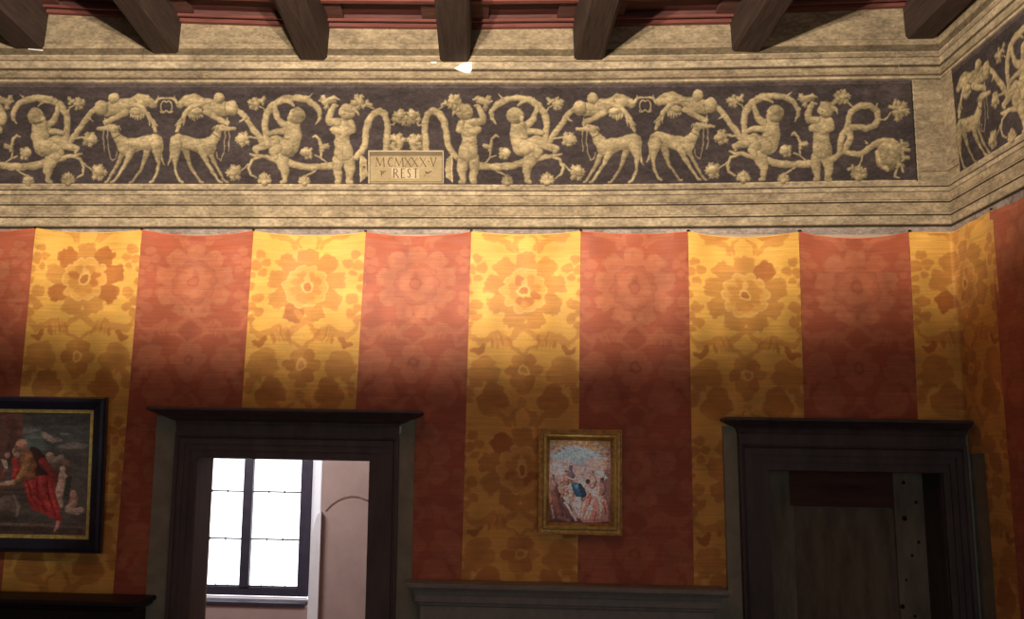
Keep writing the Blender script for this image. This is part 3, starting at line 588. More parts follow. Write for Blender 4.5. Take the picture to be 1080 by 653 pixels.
def holes(X, Z, YY=None):
    xm = (X[1:, 1:]+X[:-1, :-1])/2; zm = (Z[1:, 1:]+Z[:-1, :-1])/2; k = np.ones(xm.shape, bool)
    if YY is not None: k &= ~(((YY[1:, 1:]+YY[:-1, :-1])/2 > band_y) & (xm > d2l) & (zm < d2t+.14))
    for a, b_, t in ((d1l-.14, d1r+.14, d1t+.12), (d2l-.14, d2r+.14, d2t+.12)): k &= ~((xm > a) & (xm < b_) & (zm < t))
    k &= ~((xm > mant[0]) & (xm < mant[1]) & (zm < mant[2]))
    return k
def hanging(name, xt0, xb0, xt1, xb1, red, voff, seed, label, droop=5.5, corner=None, ztl=0., ztr=0.):
    """panel between two seams given by their photo x at rows 245 and 600; corner = metres continued on the right wall"""
    A0, A1 = at(xt0, 245), at(xb0, 600); B0, B1 = at(xt1, 245), at(xb1, 600)
    Wm = (B0[0]-A0[0]) if corner is None else (XR-A0[0])+corner
    wpx = Wm*PXM; nx = int(wpx*1.5)+1
    vmax = (ZTOP-.12)*PXM
    cvs = Canvas(0, wpx, 0, 424, 1.5, YEL)
    damask(cvs, red, voff, seed, wpx*.5, wpx)
    u = np.linspace(0, 1, cvs.nx); zz = np.concatenate([cvs.ys/PXM, np.linspace(cvs.ys[-1]/PXM, ZTOP-.12, 50)[1:]])
    img = np.concatenate([cvs.img, np.repeat(cvs.img[-1:], 49, 0)], 0)
    U, V = np.meshgrid(u, zz)
    dr = droop/PXM*(1-(2*U-1)**2)*np.exp(-V/.25)*1.0
    edge = ztl/PXM*(1-U)+ztr/PXM*U
    Z = ZTOP-V-dr-edge*np.exp(-V/.5)
    pleat = .006*np.sin(U*math.pi*5+seed)*np.exp(-V/.6)+.004*np.sin(V*22+U*3+seed)*np.exp(-V/.35)*np.sin(math.pi*U)+.004*np.sin(U*9+seed*2)
    off = .020+pleat-.012*np.exp(-V/.05)*np.exp(-((U-.5)/.5)**2*0)+.0*U
    if red: off += .004*np.sin(V*48+np.sin(U*6+seed)*1.3)*np.exp(-V/.22)
    off = np.clip(off, .007, .045)
    if corner is None:
        t = np.clip((A0[2]-Z)/(A0[2]-A1[2]), -1, 1.6)
        X = (A0[0]+(A1[0]-A0[0])*t)*(1-U)+(B0[0]+(B1[0]-B0[0])*t)*U
        P = np.stack([X, D-off, Z], -1); k = holes(X, Z)
    else:
        s_ = A0[0]+U*Wm; over = s_-(XR-.03)
        t = np.clip((A0[2]-Z)/(A0[2]-A1[2]), -1, 1.6); lean = (A1[0]-A0[0])*t*(1-U)
        X = np.where(over < 0, s_+lean, XR-off); X = np.minimum(X, XR-off); Y = np.where(over < 0, D-off, D-.03-over)
        Y = np.minimum(Y, D-off); P = np.stack([X, Y, Z], -1); k = holes(X, Z, Y)
    root = empty(name, tuple(P[0, 0])); tag(root, label, 'wall hanging', 'striped damask wall hangings')
    adopt(field_mesh('damask_cloth', P, img, M['silk'], None, keep=k), root)
    b = bmesh.new()                                        # stitched top hem
    for i in range(0, P.shape[1]-3, 3):
        p, q = P[0, i], P[0, i+3]; n = np.array([0, -.004, 0]) if corner is None or p[0] < XR-.04 else np.array([-.004, 0, 0])
        prism(b, [tuple(p+n), tuple(p-n*.2), tuple(p-n*.2-[0, 0, .007]), tuple(p+n-[0, 0, .007])], [tuple(q+n), tuple(q-n*.2), tuple(q-n*.2-[0, 0, .007]), tuple(q+n-[0, 0, .007])])
    adopt(obj('top_hem', b, M['hemr'] if red else M['hemy']), root)
    for i in (1, -2):
        p = P[0, i]; b = bmesh.new(); bmesh.ops.create_cone(b, segments=10, radius1=.005, radius2=.007, depth=.016, cap_ends=True)
        rot = Matrix.Rotation(math.pi/2, 4, 'X') if corner is None or i == 1 else Matrix.Rotation(-math.pi/2, 4, 'Y')
        dv = Vector((0, -.012, .004)) if corner is None or i == 1 else Vector((-.012, 0, .004))
        bmesh.ops.transform(b, matrix=Matrix.Translation(Vector(p)+dv) @ rot, verts=b.verts); adopt(obj('nail', b, M['iron']), root)
    return root
M['hemy'] = mat('yellow_hem', (240, 190, 90), .6, var=.1, scale=30); M['hemr'] = mat('red_hem', (214, 110, 80), .6, var=.1, scale=30)
SE = [(-86, -122), (38.6, 5), (150.5, 122), (268, 244), (386, 366), (497, 487), (612, 609), (725, 731), (842, 852), (958, 974)]
LB = ['red damask hanging at the left edge of the photo, above the large painting', 'yellow damask hanging above the large dark-framed painting, its rosette with dark petals', 'red damask hanging between the large painting and the window doorway',
      'yellow damask hanging directly above the window doorway', 'red damask hanging just right of the window doorway', 'yellow damask hanging immediately left of the small gilt painting', 'red damask hanging behind the right half of the small gilt painting',
      'yellow damask hanging just left of the closed doorway', 'red damask hanging directly above the closed doorway']
VO = [52, 55, 56, 60, 56, 64, 60, 66, 58]
for i in range(9):
    hanging('damask_hanging', SE[i][0], SE[i][1], SE[i+1][0], SE[i+1][1], i % 2 == 0, VO[i], i, LB[i], droop=(4, 4, 6, 5, 5, 4, 3, 6, 7)[i], ztl=(0, 0, 1, 1.5, 2, .5, 0, 0, -.5)[i], ztr=(0, 1, 1, 2, 1, 0, 0, -.5, -1)[i])
cm = D-atx(1045, 222)[1]
hanging('damask_hanging', 958, 974, 1003, 1020, False, 58, 11, 'yellow damask hanging folded round the corner of the two walls', droop=1, corner=cm, ztl=-1, ztr=-2)
def side_hanging(y0, y1, red, seed, label):
    Wm = y0-y1; wpx = Wm*PXM; cvs = Canvas(0, wpx, 0, 424, 1.5, YEL); damask(cvs, red, 58, seed, wpx*.5, wpx)
    u = np.linspace(0, 1, cvs.nx); zz = np.concatenate([cvs.ys/PXM, np.linspace(cvs.ys[-1]/PXM, ZTOP-.12, 50)[1:]])
    img = np.concatenate([cvs.img, np.repeat(cvs.img[-1:], 49, 0)], 0); U, V = np.meshgrid(u, zz)
    off = .02+.005*np.sin(U*14+seed)*np.exp(-V/.6)
    P = np.stack([XR-off, y0-U*Wm, ZTOP-V-3/PXM*(1-(2*U-1)**2)*np.exp(-V/.25)+.012], -1)
    root = empty('damask_hanging', tuple(P[0, 0])); tag(root, label, 'wall hanging', 'striped damask wall hangings'); adopt(field_mesh('damask_cloth', P, img, M['silk']), root)
side_hanging(D-cm-.012, D-cm-.86, True, 12, 'red damask hanging on the right wall at the photo edge')
side_hanging(D-cm-.864, D-cm-1.72, False, 13, 'yellow damask hanging further along the right wall, outside the photo')

# ------------------------------------------------------------------ portals
def portal_frame(name, n, xl, xr, zt, X0, X1, ztop, zin, bandL, bandR, mt, left_label):
    """xl..xr, zt opening; X0..X1, ztop outer frame and entablature top"""
    root = empty(name, (xl, D, 0)); root['kind'] = 'structure'; root['label'] = left_label
    wo = min(xl-X0, X1-xr)
    # grey-green painted bands beside the frame
    for nm, a, c in (('painted_band', bandL, X0+.03), ('painted_band', X1-.03, bandR)):
        b = bmesh.new(); bx(b, a, c, D-.05, D-.001, 0, ztop-.06); adopt(obj(nm, b, M['band']), root)
    if n == 2:                                              # the band turns the corner beside this doorway
        b = bmesh.new(); bx(b, XR-.014, XR-.001, band_y-.01, D-.05, 0, ztop-.03); adopt(obj('painted_band', b, M['band']), root)
    # architrave with three fasciae and an outer moulding
    b = bmesh.new(); w1 = (X1-X0-(xr-xl))/2; ho = zin-zt
    L, Rr = xl, xr
    prof = [(0, D+.02), (0, D-.055), (.30, D-.055), (.30, D-.070), (.56, D-.070), (.56, D-.085), (.80, D-.085), (.84, D-.105), (.94, D-.115), (1, D-.115), (1, D+.0)]
    rows_ = []
    for o, y in prof:
        ol, orr, ot = (xl-X0)*o, (X1-xr)*o, ho*o
        rows_.append([b.verts.new(p) for p in ((xl-ol, y, 0), (xl-ol, y, zt+ot), (xr+orr, y, zt+ot), (xr+orr, y, 0))])
    for a, c in zip(rows_, rows_[1:]+rows_[:1]):
        for i in range(3): b.faces.new((a[i], a[i+1], c[i+1], c[i]))
    adopt(obj('architrave', b, mt), root)
    # reveals
    b = bmesh.new(); bx(b, xl-.01, xl+.004, D-.02, D+TH*.9, 0, zt); bx(b, xr-.004, xr+.01, D-.02, D+TH*.9, 0, zt); bx(b, xl, xr, D-.02, D+TH*.9, zt-.004, zt+.01)
    adopt(obj('reveal', b, mt), root)
    # frieze and cornice
    H = ztop-zin; b = bmesh.new(); cornice(b, X0+.10, X1-.10, D, [(.10, zin+H*.42), (.10, zin-.004)]); adopt(obj('entablature_frieze', b, mt), root)
    w_ = X0+.11-(bandL-.012)
    b = bmesh.new(); cornice(b, X0+.11, X1-.11, D, [(w_-.012, ztop), (w_, ztop-.006), (w_, ztop-.022), (w_-.02, ztop-.03), (w_*.80, ztop-H*.25), (w_*.66, ztop-H*.33), (w_*.56, ztop-H*.42), (.115, ztop-H*.52), (.112, ztop-H*.58), (.104, ztop-H*.66)])
    for v in b.verts: v.co.x = min(v.co.x, XR-.052)
    adopt(obj('entablature_cornice', b, mt), root)
    return root
a1 = at(183, 485); b1 = at(421, 485)
p1 = portal_frame('door_1', 1, d1l, d1r, d1t, at(184, 470, D-.115)[0], at(420.5, 470, D-.115)[0], at(300, 431.8, D-.14)[2], at(300, 458, D-.12)[2], at(165, 450, D-.05)[0], at(437.5, 450, D-.05)[0], M['dark'], 'dark moulded doorway open to a room with a bright window')
p2 = portal_frame('door_2', 2, d2l, d2r, d2t, at(780, 470, D-.115)[0], at(1020, 470, D-.115)[0], at(890, 442, D-.14)[2], at(890, 468, D-.12)[2], at(762.5, 450, D-.05)[0], XR-.003, M['dark2'], 'dark moulded doorway closed by an old wooden door')
# chip of white on the left portal corner
b = bmesh.new(); q = [tuple(at(x, y, D-.055)) for x, y in ((421, 449), (423.5, 450), (423, 456), (421, 459), (420.6, 454))]; prism(b, q, [(p[0], p[1]-.01, p[2]) for p in q]); adopt(obj('chipped_edge', b, M['patch']), p1)
# closed door leaf
YD = D+.30; lf = empty('door_leaf', (at(810, 540, YD)[0], YD, 0)); 
X = lambda x, y=540: at(x, y, YD)[0]; Zf = lambda y, x=890: at(x, y, YD)[2]
b = bmesh.new(); bx(b, X(834), X(945), YD+.02, YD+.05, 0, Zf(536)); o = adopt(obj('lower_panel', b, M['leaf']), lf)
b = bmesh.new(); bx(b, X(806), X(833.5), YD-.01, YD+.05, 0, d2t); bx(b, X(833.5), X(837), YD+.0, YD+.05, 0, Zf(534)); adopt(obj('stile', b, M['stile'], bevel=.004), lf)
b = bmesh.new(); bx(b, X(943), X(998), YD-.01, YD+.05, 0, d2t); adopt(obj('stile', b, M['stile'], bevel=.004), lf)
b = bmesh.new(); bx(b, X(833.6), X(943.2), YD+.0, YD+.05, Zf(535), d2t); adopt(obj('top_rail', b, M['leafr'], bevel=.006), lf)
for k, (x, y, r) in enumerate(((953, 509, .018), (966, 530, .016), (954, 547, .024), (962, 586, .014), (969, 572, .016), (956, 612, .012), (952, 640, .022), (965, 650, .014))):
    b = bmesh.new(); bmesh.ops.create_uvsphere(b, u_segments=10, v_segments=6, radius=r*.8); p = at(x, y, YD-.012)
    bmesh.ops.transform(b, matrix=Matrix.Translation(Vector(p)) @ Matrix.Diagonal((1, .4, 1, 1)), verts=b.verts); adopt(obj('stud', b, M['iron'], smooth=True), lf)
tag(lf, 'old closed wooden door leaf with studded right stile inside the right doorway', 'door')

# ------------------------------------------------------------------ adjoining room and its window
YW = YB2+.34; wx = lambda x, Y=YW, y=560: at(x, y, Y)[0]; wzz = lambda y, Y=YW, x=270: at(x, y, Y)[2]
z_sill, z_gl0 = wzz(628), wzz(618.5); pane = wzz(518.5)-wzz(568.5); z_top = z_gl0+pane*4; 
xm0, xm1, xr0, xr1 = wx(255.8), wx(265.6), wx(316.2), wx(327.6); xl1 = xm0-(xr0-xm1); xl0 = xl1-(xr1-xr0)
zs = [z_gl0, wzz(568.5), wzz(518.5), wzz(518.5)+pane, z_top]
pe = at(337.5, 560, YB2)[0]; le = xl0-(pe-xr1)-.02; tz = z_top+.2
b = bmesh.new(); yb = YB2+.6
bx(b, XL, le, YB2, yb, 0, ZT); bx(b, pe, XR, YB2, yb, 0, ZT); bx(b, le, pe, YB2, yb, 0, z_sill-.06); bx(b, le, pe, YB2, yb, tz, ZT)
wall_far = struct('wall_far', b, M['pink'])
b = bmesh.new()                                             # whitewashed splayed embrasure
prism(b, [(pe+.002, YB2-.004, z_sill-.05), (pe+.002, YB2+.5, z_sill-.05), (xr1, YW+.06, z_sill-.05), (xr1, YW-.02, z_sill-.05), (pe-.012, YB2-.004, z_sill-.05)], [(pe+.002, YB2-.004, tz), (pe+.002, YB2+.5, tz), (xr1, YW+.06, tz), (xr1, YW-.02, tz), (pe-.012, YB2-.004, tz)])
prism(b, [(le-.002, YB2, z_sill-.05), (le-.002, YB2+.5, z_sill-.05), (xl0, YW+.06, z_sill-.05), (xl0, YW-.02, z_sill-.05)], [(le-.002, YB2, tz), (le-.002, YB2+.5, tz), (xl0, YW+.06, tz), (xl0, YW-.02, tz)])
bx(b, le, pe, YB2, YW+.06, z_top+.06, tz+.01)
o = obj('embrasure', b, M['white'], wall_far); o['label'] = 'whitewashed splayed sides of the window recess'
# rounded whitewashed pier low on the right of the recess
b = bmesh.new(); zt_ = at(335, 540, YB2-.05)[2]; prv = None; pts = []
for k in range(9):
    t = k/8*math.pi/2; pts.append((pe+.02-(.145)*(1-math.cos(t)) if False else pe+.015-.105*math.sin(t)**1.0, zt_-.48*(1-math.cos(t))))
poly = [(pe+.015, zt_)]+pts[1:]+[(pe-.10, 0.0), (pe+.015, 0.0)]
prism(b, [(x, YB2-.06, z) for x, z in poly], [(x, YB2+.0, z) for x, z in poly]); o = obj('rounded_pier', b, M['white'], wall_far); o['label'] = 'pale rounded pier beside the window recess'
b = bmesh.new()                                             # thin brown arched line on the far wall
pl = [(343.5, 539), (349, 533), (356, 528), (363, 525), (371, 523.5), (379, 524.5), (388, 528)]
for (xa, ya), (xb, yb_) in zip(pl, pl[1:]):
    q = [tuple(at(x, y, YB2-.002)) for x, y in ((xa, ya-.7), (xb, yb_-.7), (xb, yb_+1.0), (xa, ya+1.0))]; prism(b, q, [(p[0], p[1]-.004, p[2]) for p in q])
M['archline'] = mat('arch_line_brown', (124, 92, 80), .9); o = obj('arched_line', b, M['archline'], wall_far)
wn = empty('window_1', (xm0, YW, z_sill)); wn['kind'] = 'structure'; wn['label'] = 'bright casement window with dark frame seen through the open doorway'
b = bmesh.new(); bx(b, xl0, xl1, YW-.05, YW+.03, z_sill, z_top+.06); bx(b, xr0, xr1, YW-.05, YW+.03, z_sill, z_top+.06); bx(b, xl0, xr1, YW-.05, YW+.03, z_top, z_top+.06); bx(b, xl1, xr0, YW-.05, YW+.03, z_sill, z_gl0)
adopt(obj('window_frame', b, M['winframe'], bevel=.006), wn)
b = bmesh.new(); bx(b, xm0, xm1, YW-.065, YW+.03, z_gl0-.01, z_top+.01); adopt(obj('mullion', b, M['winframe'], bevel=.008), wn)
for (xa, xb) in ((xl1, xm0), (xm1, xr0)):
    for i in range(4):
        b = bmesh.new(); bx(b, xa, xb, YW-.006, YW-.003, zs[i], zs[i+1]); gp = adopt(obj('pane', b, M['glass']), wn)
        if i:
            b = bmesh.new(); bx(b, xa, xb, YW-.022, YW-.008, zs[i]-.008, zs[i]+.008)
            for t in (.33, .66): bx(b, xa+(xb-xa)*t-.006, xa+(xb-xa)*t+.006, YW-.026, YW-.008, zs[i]-.016, zs[i]+.016)
            adopt(obj('lead_bar', b, M['lead']), wn)
    b = bmesh.new(); bx(b, xa, xb, YW-.03, YW-.01, z_gl0-.002, z_gl0+.012)
    for k in range(1, 4): bx(b, xa+(xb-xa)*k/4-.004, xa+(xb-xa)*k/4+.004, YW-.03, YW-.012, z_gl0, z_gl0+.03)
    adopt(obj('lead_bar', b, M['lead']), wn)
b = bmesh.new(); bx(b, xl0-.02, xr1+.02, YB2-.02, YW-.04, z_sill-.07, z_sill-.03); adopt(obj('window_sill', b, M['winframe'], bevel=.005), wn)
b = bmesh.new(); bx(b, xl0, xr1, YW-.07, YW-.05, z_sill-.02, z_sill-.004); o = adopt(obj('drip_rail', b, M['white']), wn)

# ------------------------------------------------------------------ stone mantelpiece
ym = D-.30; mt = empty('mantelpiece', (at(600, 616)[0], D, 0)); tag(mt, 'grey stone mantelpiece between the two doorways', 'mantelpiece')
ml, mr = at(428, 616, ym)[0], at(771, 620, ym)[0]; zt_ = at(600, 619.0, ym)[2]; bl = at(444, 640, D-.2)[0]; br_ = at(758, 645, D-.2)[0]
b = bmesh.new(); bx(b, mant[0]-.05, mant[1]+.02, D-.048, D-.002, 0, zt_-.05); adopt(obj('painted_backing', b, M['band']), mt)
def mcorn(bm, prof):
    rows_ = []
    for ox, oy, z in prof: rows_.append([bm.verts.new(p) for p in ((ml+ox, D, z), (ml+ox, ym+oy, z), (mr-ox, ym+oy, z), (mr-ox, D, z))])
    for a, c in zip(rows_, rows_[1:]):
        for i in range(4): bm.faces.new((a[i], a[(i+1) % 4], c[(i+1) % 4], c[i]))
    bm.faces.new(rows_[0]); bm.faces.new(rows_[-1])
b = bmesh.new(); mcorn(b, [(0.012, 0.012, zt_), (0, 0, zt_-.006), (0, 0, zt_-.030), (.012, .012, zt_-.036), (.02, .02, zt_-.05), (.03, .03, zt_-.055)]); adopt(obj('shelf', b, M['stone']), mt)
b = bmesh.new(); mcorn(b, [(.052, .05, zt_-.055), (.052, .05, zt_-.066), (.058, .056, zt_-.085), (.064, .062, zt_-.088), (.064, .062, zt_-.135), (.075, .075, zt_-.142)]); adopt(obj('cornice', b, M['stone']), mt)
b = bmesh.new(); mcorn(b, [(.085, .085, zt_-.142), (.085, .085, zt_-.158), (.10, .10, zt_-.166), (.10, .10, zt_-.36), (.10, .10, zt_-.362)]); adopt(obj('frieze', b, M['stone']), mt)
for a, c in ((ml+.10, ml+.42), (mr-.42, mr-.10)):
    b = bmesh.new(); bx(b, a, c, ym+.12, D, 0, zt_-.36); adopt(obj('jamb', b, M['stone'], bevel=.01), mt)

# ------------------------------------------------------------------ dark sideboard, lower left
ys = D-.48; sb = empty('sideboard', (at(60, 633, ys)[0], ys, 0)); tag(sb, 'dark walnut sideboard top below the large painting', 'sideboard')
sr = at(143, 640, ys)[0]; sz = at(70, 633.6, ys)[2]; sl = sr-1.75
b = bmesh.new(); rows_ = []
for o, z in ((.0, sz), (.01, sz-.008), (.01, sz-.03), (-.01, sz-.04), (-.02, sz-.06), (-.045, sz-.075)): rows_.append([b.verts.new(p) for p in ((sl-o, D-.06, z), (sl-o, ys-o, z), (sr+o, ys-o, z), (sr+o, D-.06, z))])
for a, c in zip(rows_, rows_[1:]):
    for i in range(4): b.faces.new((a[i], a[(i+1) % 4], c[(i+1) % 4], c[i]))
b.faces.new(rows_[0]); b.faces.new(rows_[-1]); adopt(obj('top', b, M['furn']), sb)
b = bmesh.new(); bx(b, sl+.06, sr-.06, ys+.06, D-.07, .08, sz-.07); adopt(obj('carcass', b, M['furn'], bevel=.006), sb)
b = bmesh.new(); bx(b, sl+.03, sr-.03, ys+.03, D-.07, 0, .09); adopt(obj('plinth', b, M['furn'], bevel=.006), sb)
for k in range(3):
    a = sl+.12+k*(sr-sl-.24)/3; c = a+(sr-sl-.24)/3-.04; b = bmesh.new(); bx(b, a, c, ys+.035, ys+.062, .16, sz-.14); dd = adopt(obj('cupboard_door', b, M['furn'], bevel=.006), sb)
    b = bmesh.new(); bmesh.ops.create_uvsphere(b, u_segments=12, v_segments=8, radius=.016); bmesh.ops.translate(b, vec=(c-.06, ys+.02, sz*.55), verts=b.verts); kb = obj('knob', b, M['goldd'], smooth=True); kb.parent = dd

# ------------------------------------------------------------------ paintings
def picture(name, cor, Yt, Yb, fw_px, slip_px, cv, label, mats, prof):
    """cor = outer photo corners TL TR BR BL; the picture leans forward from Yb at its foot to Yt at its top"""
    TL, TR, BR, BL = [at(p[0], p[1], Y) for p, Y in zip(cor, (Yt, Yt, Yb, Yb))]
    c0 = (TL+TR+BR+BL)/4; U = ((TR-TL)+(BR-BL))/2; V = ((BL-TL)+(BR-TR))/2; Wd, Ht = np.linalg.norm(U), np.linalg.norm(V); U = U/Wd; V = V-U*(V@U); V = V/np.linalg.norm(V); N = np.cross(U, V); N = N/np.linalg.norm(N)
    if N[1] > 0: N = -N
    root = empty(name, tuple(c0)); tag(root, label, 'painting')
    P = lambda u, v, n: c0+U*u+V*v+N*n                       # u right, v down, metres from the centre
    def ringmesh(nm, prof, m, par=root, bump=False):
        b = bmesh.new(); rows_ = []
        for o, n in prof: rows_.append([b.verts.new(tuple(P(s*(Wd/2-o), t*(Ht/2-o), n))) for s, t in ((-1, -1), (1, -1), (1, 1), (-1, 1))])
        for a, c in zip(rows_, rows_[1:]+rows_[:1]):
            for i in range(4): b.faces.new((a[i], a[(i+1) % 4], c[(i+1) % 4], c[i]))
        return adopt(obj(nm, b, m), root)
    for nm, pf, m in prof: ringmesh(nm, pf, m)
    io = prof[-1][1][-2][0] if False else cv.inset
    us = np.linspace(-(Wd/2-io), Wd/2-io, cv.nx); vs = np.linspace(-(Ht/2-io), Ht/2-io, cv.ny); UU, VV = np.meshgrid(us, vs)
    G = c0+UU[..., None]*U+VV[..., None]*V+N*cv.depth
    adopt(field_mesh('painted_canvas', G, cv.img, M['oil']), root)
    b = bmesh.new(); q = [tuple(P(s*(Wd/2-io*.8), t*(Ht/2-io*.8), cv.depth-.004)) for s, t in ((-1, -1), (1, -1), (1, 1), (-1, 1))]; prism(b, q, [tuple(np.array(p)-N*.012) for p in q]); adopt(obj('backing', b, M['canvas']), root)
    return root
# large painting: bald old man in a red robe bending to a table, figures behind
c1 = Canvas(-78, 100, 432, 566, 3.0, np.array([74, 66, 58.])); k = c1
def G(x, y, rx, ry, a, c, amt=1., soft=1., sh=.6): k.ell(x, y, rx, ry, a, np.array(c, float), amt=amt, soft=soft, shade=sh)
def Pn(pts, c, **kw): k.path(pts, np.array(c, float), **kw)
G(40,450,90,26,0,(66,68,62),1,20,0); G(60,432,70,14,0,(52,50,46),.9,10,0); G(40,475,14,24,.1,(88,104,92),.75,12,0); G(32,452,14,3,-.1,(128,124,114),.8,4,0); G(26,451,6,2,-.3,(150,140,128),.7,3,0)
G(57,459,9,3.4,.5,(178,150,136),.95,3,0); G(66,461,6,2.4,.1,(140,124,112),.8,3,0); G(84,468,16,3.4,-.05,(126,112,104),.85,4,0); G(74,455,5,1.2,0,(150,146,132),.7,2,0); G(60,480,40,6,0,(58,54,50),.7,8,0)
G(8,450,22,40,0,(98,58,46),.95,8,.1); G(-20,470,34,50,0,(92,62,48),.9,12,.1); G(18,470,4,26,.1,(66,44,38),.7,5,0)
G(-40,520,40,30,0,(104,78,60),.8,10,0)
for x, y in ((-52,480),(-38,474),(-24,484),(-60,496)):
    G(x,y,4.4,5,0,(186,142,112),1,1.6); G(x,y+14,8,12,0,((150,96,70),(90,84,96),(160,130,90),(120,60,50))[abs(x) % 4],1,3)
G(30,561,110,7,0,(104,82,66),.8,4,0); k.poly([(-78,556),(96,558),(96,566),(-78,566)], np.array([56,42,38.]), .8); Pn([(-78,553.5,.8),(60,555,.8)],(136,112,94),shade=0,outline=0,amt=.7)
for x, y, c in ((53,484,(150,120,96)),(59,480,(176,142,116)),(65,484,(150,118,100)),(71,482,(140,112,92)),(76,487,(120,92,76))): G(x,y,4,4.6,0,c,1,1.6); G(x,y+9,5,7,0,tuple(v*.62 for v in c),.9,3)
Pn([(73,500,4),(72,512,5),(70,524,4.5),(73,534,2.6)],(206,158,132),shade=1.2); G(73,494,3.4,4,0,(214,168,142),1,1.2); Pn([(76,500,2),(81,508,1.8),(78,516,1.4)],(206,160,134)); Pn([(80,504,3),(78,520,3)],(52,50,38),outline=.1)
G(85,521,4,4.4,0,(184,134,106),1,1.2); Pn([(86,527,4.5),(84,535,5.4),(80,536,3)],(176,118,96)); Pn([(88,529,1.8),(80,534,1.8)],(206,156,128)); Pn([(80,538,3),(90,540,3.4),(94,538,3)],(196,152,130))
# table, animal and basin low on the left
k.poly([(-30,514),(34,512),(36,522),(-30,524)], np.array([84,64,54.]), .9); Pn([(-30,519,.7),(34,517,.7)],(60,42,36),shade=0,outline=0)
Pn([(6,536,8),(18,532,9),(26,538,6)],(112,92,78),shade=1); Pn([(8,540,3),(6,550,2.2)],(120,98,84)); Pn([(24,524,2),(29,536,2),(27,546,1.6)],(140,118,104)); G(2,530,5,8,0,(168,140,112),1,2); Pn([(-8,520,5),(0,540,5),(4,552,3)],(150,116,92)); G(17,548,10,3,0,(66,50,44),.9,3)
# cloak and red robe
Pn([(42,478,8),(48,488,10),(50,498,9)],(50,32,30),shade=.8); Pn([(52,486,5),(60,496,4),(66,506,3)],(136,44,40))
k.poly([(32,508),(36,500),(46,502),(58,500),(64,506),(68,524),(73,540),(74,552),(70,556),(66,549),(56,543),(44,538),(38,530),(36,520)], np.array([164,42,38.]))
for a in ([(40,506,2.4),(42,520,2.8),(48,534,1.6)],[(50,504,2.6),(54,520,3),(62,538,2)],[(60,508,2),(64,526,2.6),(71,544,1.6)],[(36,512,1.4),(40,526,1.8),(54,540,1)]): Pn(a,(196,62,52),shade=1.4,outline=0,amt=.8)
for a in ([(46,506,.9),(49,524,1.1),(58,540,.7)],[(57,506,.9),(60,526,1.1),(68,544,.7)],[(37,506,.7),(42,524,1),(50,537,.6)]): Pn(a,(118,18,26),shade=0,outline=0,amt=.75)
Pn([(70,552,2.2),(70,558,2.2),(67,561,1.6)],(200,128,116))
Pn([(34,480,7),(38,490,8),(38,500,7)],(150,84,54),shade=1.2); Pn([(37,482,5),(32,498,5),(22,509,3.6)],(178,116,66),shade=1.4); Pn([(22,509,3),(10,511,2.4),(2,513,1.8)],(212,158,122)); Pn([(23,484,3.6),(25,494,3.6),(22,503,2.6)],(196,54,50),shade=1.2); k.poly([(8,483),(14,484),(17,498),(13,496)],np.array([206,176,150.])); Pn([(14,496,2.4),(10,503,2.6)],(140,70,60))
G(15,479,3,3.6,0,(176,136,112),1,1.4); G(23,477,3,3.6,0,(196,156,124),1,1.2)
G(29,468,6.8,6.6,0,(184,128,100),1,1.1,1); G(24.5,473,3.4,4.0,.2,(140,92,74),1,1.2); G(23.5,470,1.2,1.0,0,(96,54,44),.9,.8); G(34,472,3,4,0,(120,86,66),.8,2); G(31,463,3.4,1.8,-.2,(222,176,146),.6,2); Pn([(22,472,.8),(20.5,475,.7)],(206,154,124)); G(25,478.5,3,3.4,0,(196,168,142),1,1.4)
k.img = np.clip(262*(k.img/255)**.74, 0, 245); warp(k, .7, 4.0); soften(k, 2); weather(k, 26); k.inset = .125; k.depth = .02
S1 = [(-95, 417.2), (117, 418.9), (106, 583.3), (-108, 578)]
picture('large_painting', S1, D-.16, D-.07, 0, 0, k, 'large painting of a bald man in red robe, in a blue-black frame at left', None,
    [('outer_frame', [(0, 0), (0, .05), (.012, .066), (.035, .07), (.05, .062), (.085, .045), (.10, .036), (.10, 0)], M['ebony']),
     ('gilt_slip', [(.098, 0), (.098, .038), (.104, .044), (.110, .038), (.113, .032), (.117, .036), (.121, .036), (.127, .024), (.127, 0)], M['gold'])])
# small painting: pale heavenly gathering with blue and rose robes
c2 = Canvas(579, 643, 464, 551, 6.0, np.array([150, 128, 122.])); k = c2
G(611,466,36,8,0,(196,132,100),.95,8,0); G(600,478,22,8,-.1,(138,152,160),1,8,0); G(616,482,20,9,0,(136,150,156),.9,10,0); G(632,492,16,10,.2,(158,140,132),.8,10,0); G(590,494,16,9,-.3,(150,146,148),.8,10,0); G(612,500,26,9,0,(160,148,146),.7,10,0)
G(586,545,16,16,0,(112,84,74),.95,10,0); G(640,520,6,30,0,(110,84,78),.7,6,0); G(610,552,36,6,0,(92,62,56),.9,6,0)
for x, y, r in ((583,470,2.4),(587,473,2.2),(592,471,1.8),(584,476,1.8),(628,468,2.2),(633,471,2.4),(637,475,2.4),(631,476,1.6),(638,483,2),(600,467,1.3),(606,466,1.3),(612,468,1.2),(618,467,1.2)):
    G(x,y,r*1.2,r,.4,(216,172,142),.95,1.6); G(x+r,y+r*1.1,r,r*.6,.4,(132,84,70),.7,1.6)
